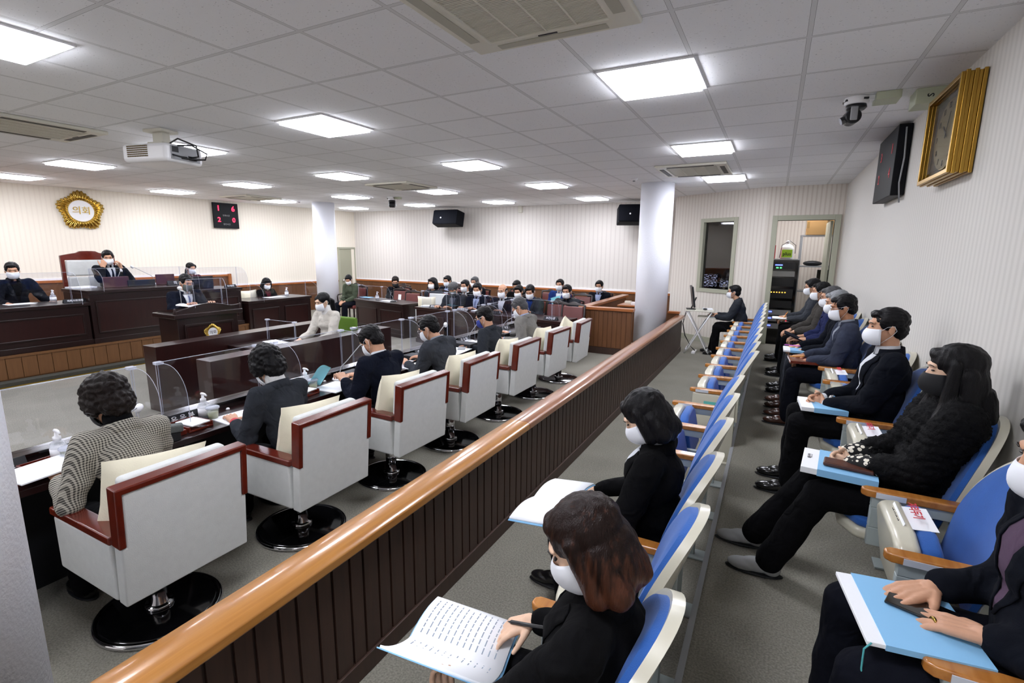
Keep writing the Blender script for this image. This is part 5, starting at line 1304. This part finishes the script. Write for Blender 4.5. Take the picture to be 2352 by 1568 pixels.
# near man's folder
def foldr(label, c, rz, w_, h_, col='paper_blue', th=.014, strip=.0, tilt=(0, 0)):
    t = thing('folder', label, 'folder', c, 0); t.rotation_euler = (tilt[0], tilt[1], rz)
    obj('sheets', MB().box(-w_/2, w_/2-.004, -h_/2, h_/2-.004, 0, th-.002), 'paper', t, bevel=.002)
    obj('cover', MB().box(-w_/2+strip, w_/2, -h_/2, h_/2, th-.002, th).box(-w_/2+strip, w_/2, -h_/2, h_/2, -.002, 0).box(-w_/2+strip, w_/2, -h_/2-.002, -h_/2, -.002, th), col, t)
    return t
tf = foldr('light blue folder on the lap of the near man, with a teal ribbon', (.40, 1.555, .748), R(8), .26, .30, strip=.04)
rb = MB().tube([(-.12, -.15, .01), (-.135, -.152, -.01), (-.137, -.16, -.06), (-.13, -.17, -.13), (-.132, -.16, -.2)], .0022)
obj('ribbon', rb, mat('teal', '4fa8ae', .6), tf, smooth=True)
tag(obj('phone', MB().box(-.045, .045, -.075, .075, 0, .008, Matrix.Translation((.44, 1.59, .764)) @ Matrix.Rotation(R(70), 4, 'Z')), 'black_gloss', bevel=.003), 'black phone lying under the hands on the blue folder', 'phone')
_rp = MN[0].matrix_basis @ MN[3][(-1, 'kn')] if False else Matrix.LocRotScale(MN[0].location, MN[0].rotation_euler, MN[0].scale) @ MN[3][(-1, 'kn')]
tag(obj('ring', MB().lathe([(.0095, -.003), (.0115, -.003), (.0115, .003), (.0095, .003), (.0095, -.003)], 24, M=Matrix.Translation(_rp) @ Matrix.Rotation(PI/2, 4, 'Y') @ Matrix.Rotation(R(-20), 4, 'X')), 'gold', smooth=True), 'gold ring on the finger of the near man', 'ring')
ft = foldr('light blue folder with a white cover strip on the lap of the fur coat person', (.345, 2.62, .735), R(-6), .29, .27, strip=.065, th=.03)
obj('lettering', put(text_mesh('예산안', .022, .0003), Matrix.Translation((-.115, .02, .0292)) @ Matrix.Rotation(R(90), 4, 'Z')), 'black_matte', ft)
tag(obj('wallet_phone_case', MB().box(-.095, .095, -.04, .04, 0, .018, Matrix.Translation((.375, 2.57, .768)) @ Matrix.Rotation(R(-8), 4, 'Z')), mat('leather_brown', '4f2a1e', .35), bevel=.006), 'brown leather phone case lying on the blue folder', 'phone case')
fn_ = foldr('thick white and light blue booklet on the lap of the man with clasped hands', (.345, 3.63, .745), R(3), .25, .26, strip=.07, th=.028)
tag(obj('wristwatch', MB().lathe([(.031, -.011), (.034, -.011), (.035, 0), (.034, .011), (.031, .011), (.031, -.011)], 28, M=Matrix.Translation((.40, 3.63, .80)) @ Matrix.Rotation(R(78), 4, 'Y') @ Matrix.Rotation(R(25), 4, 'X')), 'chrome', smooth=True), 'silver wristwatch of the man with clasped hands', 'watch')
foldr('white notebook on the lap of the person in the blue-grey tweed jacket', (.30, 5.17, .745), R(4), .22, .28, 'wood_mahog', .02)
foldr('small white and blue booklet under the purple-pink pen', (.25, 5.70, .745), R(0), .2, .26, 'paper_blue', .02, .06)
tag(obj('folder', MB().box(-.14, .14, -.11, .11, 0, .012, Matrix.Translation((.29, 6.33, .78)) @ Matrix.Rotation(R(22), 4, 'Y')), 'fabric_navy'), 'dark navy folder of the person in the quilted jacket', 'folder')
foldr('white sheet on the lap of the farthest rear-row person', (.13, 8.2, .78), 0, .2, .26, 'paper', .006)
pen((.30, 5.12, .80), (.20, 5.18, .775), 'pen_yellow', 'yellow pencil of the person in the blue-grey jacket')
pen((.29, 5.60, .81), (.16, 5.68, .80), 'pen_magenta', 'purple-pink pen of the silver-haired person')
pen((.22, 8.12, .88), (.17, 8.16, .77), 'pen_yellow', 'yellow pencil of the farthest rear-row person')
# ------------------------------------------------------------ computer table at the far end
t = thing('folding_table', 'small white folding table with crossed tube legs holding the computer', 'table', (-1.08, 9.0, 0), R(6))
obj('tabletop', MB().box(-.22, .24, -.19, .19, .725, .745), 'ivory_plastic', t, bevel=.006)
obj('keyboard_shelf', MB().box(-.02, .32, -.17, .17, .62, .632), 'ivory_plastic', t, bevel=.004)
for y_ in (-.17, .17):
    obj('leg', MB().tube([(-.2, y_, .72), (-.05, y_, .45), (.12, y_, .12), (.2, y_, .0)], .011), 'white_plastic', t, smooth=True)
    obj('leg', MB().tube([(.2, y_, .72), (.05, y_, .45), (-.12, y_, .12), (-.2, y_, .0)], .011), 'white_plastic', t, smooth=True)
obj('cross_bar', MB().rods((-.17, -.17, .06), (-.17, .17, .06), .009).rods((.17, -.17, .06), (.17, .17, .06), .009), 'white_plastic', t, smooth=True)
t = thing('monitor', 'black flat monitor tilted back on the folding table', 'screen', (-1.17, 9.02, .745), R(12))
Mm = Matrix.Rotation(R(-9), 4, 'Y')
obj('housing', MB().box(-.02, .01, -.24, .24, .05, .40, Mm), 'black_plastic', t, bevel=.006)
obj('screen', MB().box(.0102, .0115, -.225, .225, .065, .385, Mm), mat('screen_grey', '9ba39a', .3, emit=.12), t)
obj('stand', MB().box(-.13, .02, -.09, .09, 0, .012).box(-.06, -.04, -.03, .03, 0, .2, Matrix.Rotation(R(20), 4, 'Y')), 'black_plastic', t, bevel=.003)
t = thing('keyboard', 'silver-grey keyboard on the pull-out shelf of the folding table', 'keyboard', (-.88, 9.02, .632), R(6))
obj('keyboard_body', MB().box(-.07, .07, -.16, .16, 0, .02), 'grey_plastic', t, bevel=.004)
obj('keys', MB().box(-.055, .055, -.15, .15, .02, .026), 'black_plastic', t, bevel=.002)
tag(obj('computer_mouse', MB().ell((-.98, 8.92, .765), (.035, .022, .018)), 'black_plastic', smooth=True), 'black computer mouse on the folding table', 'mouse')
sheets('paper', 'white papers on the folding table beside the mouse', 'papers', rect(-.96, 9.08, .16, .2, 10), .746, 'paper', None, .015)
tag(obj('power_strip', MB().box(-1.14, -1.08, 8.8, 9.1, 0, .03), 'white_plastic', bevel=.004), 'white power strip on the floor under the folding table', 'power strip')
for i, o_ in enumerate((0, .03, .06)):
    tag(obj('cable', MB().tube([(-1.28, 8.9+o_, .73), (-1.32, 8.86+o_, .5), (-1.27, 8.84+o_, .3), (-1.16, 8.85, .12), (-1.1, 8.9+o_, .04)], .0035, 6), 'black_matte', smooth=True), f'thin black cable between folding table and railing, {["leftmost", "middle", "rightmost"][i]} of three', 'cable', 'hanging cables')

# ------------------------------------------------------------ on the ceiling
def cassette(x, y, label, w_=.43, l_=.47, four=False, rz=0):
    t = thing('ceiling_air_conditioner', label, 'air conditioner', (x, y, CEIL), rz, 'cassette air conditioners in the ceiling')
    obj('cover_plate', MB().ring([(-w_, -l_), (w_, -l_), (w_, l_), (-w_, l_)], [(-w_+.13, -l_+.11), (w_-.13, -l_+.11), (w_-.13, l_-.11), (-w_+.13, l_-.11)], -.03, 0), 'ivory_plastic', t, bevel=.01)
    g = MB(); gx = w_-.13
    obj('grille_back', MB().box(-gx, gx, -l_+.11, l_-.11, -.012, -.008), mat('grille_grey', '8f9080', .6), t)
    yy = -l_+.115
    while yy < l_-.12: g.box(-gx, gx, yy, yy+.005, -.022, -.012); yy += .0125
    for xx in (-gx/2, 0, gx/2): g.box(xx-.004, xx+.004, -l_+.11, l_-.11, -.024, -.012)
    obj('grille', g, 'ivory_plastic', t)
    for sx, sy in ((0, 1), (0, -1), (1, 0), (-1, 0)):
        if sy: b_ = MB().box(-gx+.02, gx-.02, sy*(l_-.055)-.026, sy*(l_-.055)+.026, -.0335, -.0295)
        else: b_ = MB().box(sx*(w_-.065)-.028, sx*(w_-.065)+.028, -l_+.16, l_-.16, -.0335, -.0295)
        obj('louvre', b_, 'slot_dark' if (sy < 0 or four) else 'slot_light', t, bevel=.003)
    obj('badge', MB().box(-.05, .05, l_-.1, l_-.09, -.033, -.03), 'black_plastic', t)
mat('slot_dark', '3a3830', .6); mat('slot_light', 'aeac9c', .5)
cassette(-1.09, 2.08, 'large cassette air conditioner cut by the top edge of the photo', .44, .45)
cassette(-1.06, 7.2, 'cassette air conditioner between the two light panels above the gallery', .43, .47, True)
cassette(-5.8, 6.97, 'cassette air conditioner in the middle of the far ceiling', .45, .42, True)
cassette(-10.2, 7.25, 'cassette air conditioner near the far column and the red clock', .45, .42, True)
cassette(-6.15, 2.2, 'cassette air conditioner at the left edge of the ceiling', .42, .45, True)
# projector
t = thing('projector', 'white ceiling projector with grilled side and cables at its back', 'projector', (-5.22, 2.84, 2.57), R(12), None, 1.25)
obj('housing', MB().box(-.22, .2, -.15, .17, -.07, .06), 'white_plastic', t, bevel=.03, seg=3)
gm = MB()
for i in range(12):
    for j in range(6): gm.box(-.16+i*.0165, -.148+i*.0165, -.1535, -.150, -.035+j*.014, -.026+j*.014)
obj('vent_grille', gm, mat('vent_brown', '6b5a3a', .6), t)
obj('connector_panel', MB().box(.2, .204, -.11, .13, -.05, .045), 'grey_plastic', t)
[obj('port', MB().box(.203, .207, *q_), 'black_plastic', t) for q_ in ((-.1, -.05, -.0, .04), (-.03, .02, -.04, -.02), (.03, .1, -.04, -.01))]
mt_ = obj('mount', MB().box(-.07, .07, -.06, .06, .06, .085).box(-.05, .05, -.03, .03, .085, .155).box(-.09, .09, -.07, .07, .155, .176), 'ivory_plastic', t, bevel=.004)
obj('cable', MB().tube([(.2, -.05, .05), (.3, -.02, .05), (.36, .05, .0), (.34, .05, -.04), (.2, .05, -.03)], .006).tube([(.2, -.1, -.02), (.3, -.06, -.05), (.35, .02, -.045), (.2, .1, -.03)], .006).tube([(.05, 0, .07), (.2, -.04, .1), (.32, .0, .05), (.3, .03, -.02), (.21, .05, -.02)], .006), 'black_plastic', t, smooth=True)
# ptz cameras
def ptz(loc, rz, label, k=1):
    t = thing('ceiling_camera', label, 'camera', loc, rz, 'swivelling ceiling cameras', k)
    obj('ceiling_base', MB().lathe([(0, 0), (.075, 0), (.078, -.02), (.07, -.05), (0, -.052)][::-1], 32).box(-.01, .16, -.05, .05, -.03, 0), 'white_plastic', t, smooth=False, bevel=.006)
    obj('vents', MB().box(-.076, -.05, -.04, .04, -.03, -.018).box(.02, .05, -.079, -.06, -.03, -.018), 'black_plastic', t)
    obj('neck', MB().lathe([(0, -.05), (.06, -.05), (.065, -.07), (.05, -.085), (0, -.086)][::-1], 24), 'black_plastic', t, smooth=True)
    h = obj('camera_head', MB().rods((-.02, -.05, -.13), (-.02, .05, -.13), .05, .05, 24), 'black_plastic', t, bevel=.008)
    [obj('side_cover', MB().box(-.045, .0, min(a_, b2), max(a_, b2), -.16, -.07), 'grey_plastic', t, bevel=.007, seg=3) for a_, b2 in ((-.066, -.05), (.05, .066))]
    obj('lens', MB().rods((-.05, 0, -.14), (-.085, 0, -.155), .03, .026, 20), 'black_gloss', h, bevel=.003)
ptz((.40, 4.42, CEIL), R(10), 'white and black swivel camera on the ceiling above the rear row')
ptz((-7.35, 8.5, CEIL), R(-60), 'small swivel camera under the far ceiling between light panels', 1.15)
tag(obj('junction_box', MB().box(.50, .64, 4.32, 4.50, CEIL-.05, CEIL), 'cover_pale' if 'cover_pale' in MATS else mat('cover_pale', 'b9bfa6', .5), bevel=.004), 'pale green box on the ceiling right beside the swivel camera', 'box')
t = thing('junction_box', 'pale green box in the corner of ceiling and right wall with a black mark', 'box', (0, 0, 0))
obj('box_cover', MB().box(.72, .895, 4.35, 4.55, CEIL-.1, CEIL), 'cover_pale', t, bevel=.005)
obj('lettering', put(text_mesh('S', .05, .0006, bold=.001), facing((.80, 4.349, CEIL-.05), (0, -1, 0)) @ Matrix.Rotation(PI/2, 4, 'Z')), 'black_matte', t)
tag(obj('junction_box', MB().box(-7.24, -7.12, 8.45, 8.55, CEIL-.04, CEIL), 'cover_pale', bevel=.004), 'small pale box beside the far swivel camera', 'box')
tag(obj('wall_sensor', MB().box(-5.78, -5.68, 11.33, 11.4, 2.63, CEIL), 'ivory_plastic', bevel=.005), 'small ivory box at the top of the back wall', 'sensor')
for x, y, lab in ((-2.0, 7.75, 'white smoke detector on the ceiling in front of the column'), (-9.9, 8.25, 'grey smoke detector near the top of the far column')):
    t = thing('smoke_detector', lab, 'smoke detector', (x, y, CEIL), 0, 'smoke detectors')
    obj('detector_base', MB().lathe([(0, -.03), (.03, -.03), (.05, -.015), (.055, 0)], 24), 'white_plastic', t, smooth=True)
    obj('sensor_cap', MB().lathe([(0, -.045), (.018, -.045), (.022, -.03), (0, -.029)], 20), 'grey_plastic', t, smooth=True)
# speakers
def speaker(loc, d, label):
    t = thing('wall_speaker', label, 'speaker', loc, 0, 'black speakers hung on the back wall')
    t.rotation_euler = (R(-14), 0, d)
    obj('cabinet', MB().prism([(-.35, -.15), (.35, -.15), (.4, .15), (-.4, .15)], -.19, .19), mat('speaker_black', '0b0d13', .7, spec=.15), t, bevel=.02, seg=3)
    obj('front_grille', MB().box(-.36, .36, -.158, -.148, -.17, .17), mat('speaker_cloth', '0b0d14', .8, spec=.1), t, bevel=.004)
    obj('speaker_badge', MB().lathe([(0, 0), (.018, 0), (.018, .006), (0, .008)], 16, M=Matrix.Translation((-.12, -.158, -.02)) @ Matrix.Rotation(PI/2, 4, 'X')), 'white_plastic', t)
    obj('bracket', MB().box(-.03, .03, .1, .26, -.03, .03).tube([(-.2, 0, .19), (-.2, .0, .23), (.2, 0, .23), (.2, 0, .19)], .008), 'black_plastic', t)
speaker((-7.62, 10.95, 2.50), R(2), 'black wide speaker hanging high on the back wall, left one')
speaker((-2.75, 10.95, 2.48), R(16), 'black wide speaker high on the back wall, half hidden by the column')
# red digital clock boards
mat('led_red', 'ff1a3a', .5, emit=3.0); mat('board_black', '101116', .5, spec=.15)
def board(name, label, loc, d, w_, h_, th, rows, dim=False, mul=1):
    t = thing(name, label, 'clock'); M = facing(loc, d)
    obj('housing', MB().box(-w_/2, w_/2, -h_/2, h_/2, 0, th, M), 'board_black', t, bevel=.006)
    g = MB()
    for tx, x_, y_, s_ in rows:
        g2 = put(text_mesh(tx, s_, .001, bold=.002), M @ Matrix.Translation((x_, y_, th+.002))); g.add(g2.v, g2.f)
    obj('digits', g, 'led_red' if not dim else 'led_dim', t)
    for y_ in (-.06, -.26) if h_ < .9 else (-.1,):
        obj('lettering', put(text_mesh('현재시간' if y_ > -.1 else '발언시간', .045, .0005), M @ Matrix.Translation((0, (.0 if y_ > -.1 else -.2)*1, th+.001))), 'grey_plastic', t)
mat('led_dim', '8a1a26', .5, emit=.5)
board('digital_clock', 'black digital clock board with red digits on the emblem wall', (-11.66, 7.58, 2.45), (1, -.085, 0), .58, .58, .05, [('1', -.17, .16, .17), ('6', .17, .16, .17), ('2', -.17, -.10, .15), ('0', .17, -.10, .15)])
t = thing('digital_clock', 'black digital board seen edge-on on the right wall, with a hanging cable', 'clock')
obj('housing', MB().box(.80, .895, 5.33, 6.2, 2.2, 2.82-.05), 'board_black', t, bevel=.006)
gg = MB(); 
for tx, y_, z_ in (('3', 6.0, 2.60), ('1', 5.5, 2.60), ('2', 6.0, 2.40), ('4', 5.5, 2.40)):
    g2 = put(text_mesh(tx, .12, .001), facing((.798, y_, z_), (-1, 0, 0))); gg.add(g2.v, g2.f)
obj('digits', gg, 'led_dim', t)
obj('cable', MB().tube([(.85, 5.32, 2.74), (.86, 5.31, 2.5), (.85, 5.315, 2.3), (.87, 5.33, 2.14)], .006), 'grey_plastic', t, smooth=True)
mat('gold_brown', 'b08a3e', .3, 1)
# gilded wall clock
t = thing('wall_clock', 'large wall clock in a ribbed golden rectangular frame on the right wall', 'clock')
Mc = facing((.895, 3.98, 2.42), (-1, 0, 0))
for i in range(6):
    w_, h_ = (.34, .265) if i % 2 == 0 else (.333, .258)
    obj('frame_step', MB().ring([(-w_, -h_), (w_, -h_), (w_, h_), (-w_, h_)], [(-.308, -.233), (.308, -.233), (.308, .233), (-.308, .233)], .018*i, .018*i+.018, Mc), 'gold_brown', t, bevel=.003)
obj('backing', MB().box(-.31, .31, -.235, .235, .0, .055, Mc), mat('clock_back', '4a4436', .5), t)
obj('dial', MB().lathe([(0, .062), (.2, .062), (.205, .05)], 48, M=Mc @ Matrix.Scale(1.25, 4, (1, 0, 0))), mat('clock_dial', '9a8a58', .4, .4), t)
nm = MB()
for k in range(12):
    a = PI/2-2*PI*(k+1)/12
    g2 = put(text_mesh(str(k+1), .05, .001), Mc @ Matrix.Translation((.2*math.cos(a), .165*math.sin(a), .064))); nm.add(g2.v, g2.f)
obj('numerals', nm, 'clock_back', t)
obj('hour_hand', MB().box(-.006, .006, -.02, .09, .066, .068, Mc @ Matrix.Rotation(.9, 4, 'Z')), 'black_plastic', t)
obj('minute_hand', MB().box(-.004, .004, -.02, .13, .068, .07, Mc @ Matrix.Rotation(-.4, 4, 'Z')), 'black_plastic', t)
obj('glass', MB().box(-.27, .27, -.205, .205, .085, .088, Mc), 'window_glass2' if 'window_glass2' in MATS else plexi('window_glass2', (.8, .8, .8), .0), t)
# ------------------------------------------------------------ control room behind the window, equipment room behind the door
struct('wall_room_side', MB().box(-.42, -.36, DY+.25, 12.4, 0, CEIL).box(1.45, 1.5, DY+.12, 12.4, 0, CEIL), 'paper_slant')
struct('wall_room_back', MB().box(-.42, 1.5, 12.3, 12.4, 0, CEIL), 'paper_door')
mat('dark_wall', '3a3336', .8)
struct('wall_control_room', MB().box(-1.86, -1.80, 10.75, 12.3, 0, CEIL).box(-1.8, -.42, 12.0, 12.05, 0, CEIL), 'dark_wall')
t = thing('control_desk', 'dark desk in the unlit control room behind the window', 'desk', (-1.1, 11.0, 0))
obj('desk_top', MB().box(-.6, .6, -.3, .3, .7, .74), 'black_matte', t); obj('desk_leg', MB().box(-.55, .55, -.05, .0, 0, .7), 'black_matte', t)
m_ = mat('screen_cctv', '8f95b8', .4, emit=1.2); N, L, b_ = nodes(m_)
tc = N.new('ShaderNodeTexCoord'); mp = N.new('ShaderNodeMapping'); mp.inputs['Scale'].default_value = (22, 22, 60); L(tc.outputs['Object'], mp.inputs[0]); nn = N.new('ShaderNodeTexNoise'); nn.inputs['Scale'].default_value = 1; L(mp.outputs[0], nn.inputs[0])
cr = N.new('ShaderNodeValToRGB'); cr.color_ramp.elements[0].position = .5; cr.color_ramp.elements[0].color = (0, 0, 0, 1); cr.color_ramp.elements[1].position = .62; cr.color_ramp.elements[1].color = s2l('b9c0e0'); L(nn.outputs[0], cr.inputs[0]); L(cr.outputs[0], b_.inputs['Emission Color']); b_.inputs['Base Color'].default_value = (.01, .01, .02, 1)
for x, w_, lab in ((-1.20, .21, 'larger lit monitor behind the dark window'), (-.84, .12, 'smaller lit monitor at the right behind the dark window')):
    t = thing('monitor', lab, 'screen', (x, 10.72, .74), 0, 'control room monitors')
    obj('housing', MB().box(-w_, w_, 0, .03, .28, .28+w_*1.3), 'black_plastic', t, bevel=.004)
    obj('screen', MB().box(-w_+.012, w_-.012, -.003, -.001, .295, .265+w_*1.3), 'screen_cctv', t)
    obj('stand', MB().box(-.02, .02, .03, .05, 0, .4).box(-.08, .08, -.04, .12, 0, .01), 'black_plastic', t)
t = thing('equipment_rack', 'black equipment rack with glowing panels just inside the doorway', 'rack', (.08, 10.55, 0))
obj('cabinet', MB().box(-.32, .30, .0, .5, 0, 1.58), 'black_gloss', t, bevel=.004)
obj('rack_top', MB().box(-.33, .31, -.02, .52, 1.58, 1.6), 'grey_plastic', t)
mat('led_orange', 'ffae3a', .5, emit=2.5); mat('led_blue', '4a5aff', .5, emit=3); mat('led_green', '4aff6a', .5, emit=2)
zz = [(1.42, .12, 'black_plastic'), (1.28, .10, 'grey_plastic'), (1.10, .15, 'black_plastic'), (.88, .17, 'black_plastic'), (.70, .13, 'black_matte'), (.56, .10, 'grey_plastic'), (.44, .10, 'grey_plastic'), (.30, .10, 'grey_plastic')]
for i, (z_, h_, mm) in enumerate(zz):
    u_ = obj('rack_unit', MB().box(-.27, .25, -.02, .0, z_, z_+h_), mm, t, bevel=.003)
    if mm == 'grey_plastic' and z_ < 1: obj('indicator', MB().box(-.14, -.06, -.025, -.021, z_+.05, z_+.07), 'led_blue', u_); obj('power_lamp', MB().box(.18, .2, -.025, -.021, z_+.02, z_+.04), 'led_red', u_)
    if i == 3: obj('indicator', sum_ if False else (lambda q: [q.box(-.2+k*.045, -.18+k*.045, -.025, -.021, z_+.1, z_+.115) for k in range(8)] and q)(MB()), 'led_orange', u_)
    if i == 0: obj('indicator', MB().box(-.08, .04, -.025, -.021, z_+.06, z_+.08), 'led_blue', u_); obj('power_lamp', MB().box(-.06, -.02, -.025, -.021, z_+.01, z_+.03).box(0, .03, -.025, -.021, z_+.01, z_+.03), 'led_green', u_)
t = thing('plastic_jug', 'white handled jug with a green label on top of the rack', 'jug', (.17, 10.72, 1.6))
obj('jug_body', MB().lathe([(0, 0), (.1, 0), (.11, .02), (.11, .19), (.09, .24), (.04, .27), (.03, .3)], 24), 'white_plastic', t, smooth=True)
obj('cap', MB().lathe([(.0, .3), (.04, .3), (.04, .33), (0, .335)], 16), 'white_plastic', t, smooth=True)
lb = obj('label_sticker', MB().box(-.085, .085, -.114, -.10, .03, .17), mat('label_green', 'a4cf2a', .5), t)
obj('lettering', put(text_mesh('plus', .085, .001, bold=.0015), facing((0, -.1155, .09), (0, -1, 0))), 'black_matte', lb)
tag(obj('red_box', MB().box(-.22, -.02, 10.6, 10.8, 1.6, 1.85), mat('red_card', 'c01f2c', .5), bevel=.004), 'red box on top of the rack at the left of the doorway', 'box')
tag(obj('cable', MB().tube([(.05, 10.62, 1.62), (.08, 10.6, 1.85), (.2, 10.6, 1.93), (.3, 10.62, 1.85), (.3, 10.62, 1.7)], .005), 'black_plastic', smooth=True), 'black cable looped over the white jug', 'cable')
t = thing('metal_shelf', 'open grey metal shelf with a cardboard box on top, inside the doorway', 'shelf', (.7, 11.2, 0))
for x_ in (-.3, .36):
    for y_ in (-.2, .2): obj('post', MB().box(x_-.015, x_+.015, y_-.015, y_+.015, 0, 2.04), 'grey_plastic', t)
for z_ in (.5, .98, 1.45, 2.02): obj('shelf_board', MB().box(-.32, .38, -.22, .22, z_, z_+.025), 'grey_plastic', t)
t = thing('cardboard_box', 'brown cardboard box on the topmost shelf inside the doorway', 'box', (.72, 11.15, 2.045))
obj('carton', MB().box(-.26, .22, -.18, .18, 0, .33), mat('cardboard', 'a8814e', .8), t, bevel=.004)
obj('packing_tape', MB().box(-.262, -.22, -.182, .1, .12, .24), mat('tape', '8a6a3a', .4), t)
obj('lettering', put(text_mesh('WOOTEN', .06, .001), facing((.08, -.1815, .16), (0, -1, 0)) @ Matrix.Rotation(PI/2, 4, 'Z')), 'black_matte', t)
tag(obj('camera_bag', MB().ell((.62, 11.1, 1.52), (.16, .1, .05)), 'black_matte', smooth=True), 'black bag lying on the middle shelf inside the doorway', 'bag')
t = thing('monitor', 'black screen standing on the shelf inside the doorway', 'screen', (.86, 11.05, 1.005), 0)
obj('housing', MB().box(-.15, .15, 0, .03, .02, .40), 'black_gloss', t, bevel=.004); obj('stand', MB().box(-.08, .08, -.05, .08, 0, .02), 'black_plastic', t)
t = thing('ceiling_light', 'light panel inside the equipment room', 'ceiling light', (.4, 10.9, CEIL), 0)
obj('lamp_frame', MB().ring([(-.284, -.3), (.284, -.3), (.284, .3), (-.284, .3)], [(-.258, -.272), (.258, -.272), (.258, .272), (-.258, .272)], -.012, .0), 'lamp_rim', t)
obj('diffuser', MB().box(-.258, .258, -.272, .272, -.03, -.002), 'lamp_glow', t)
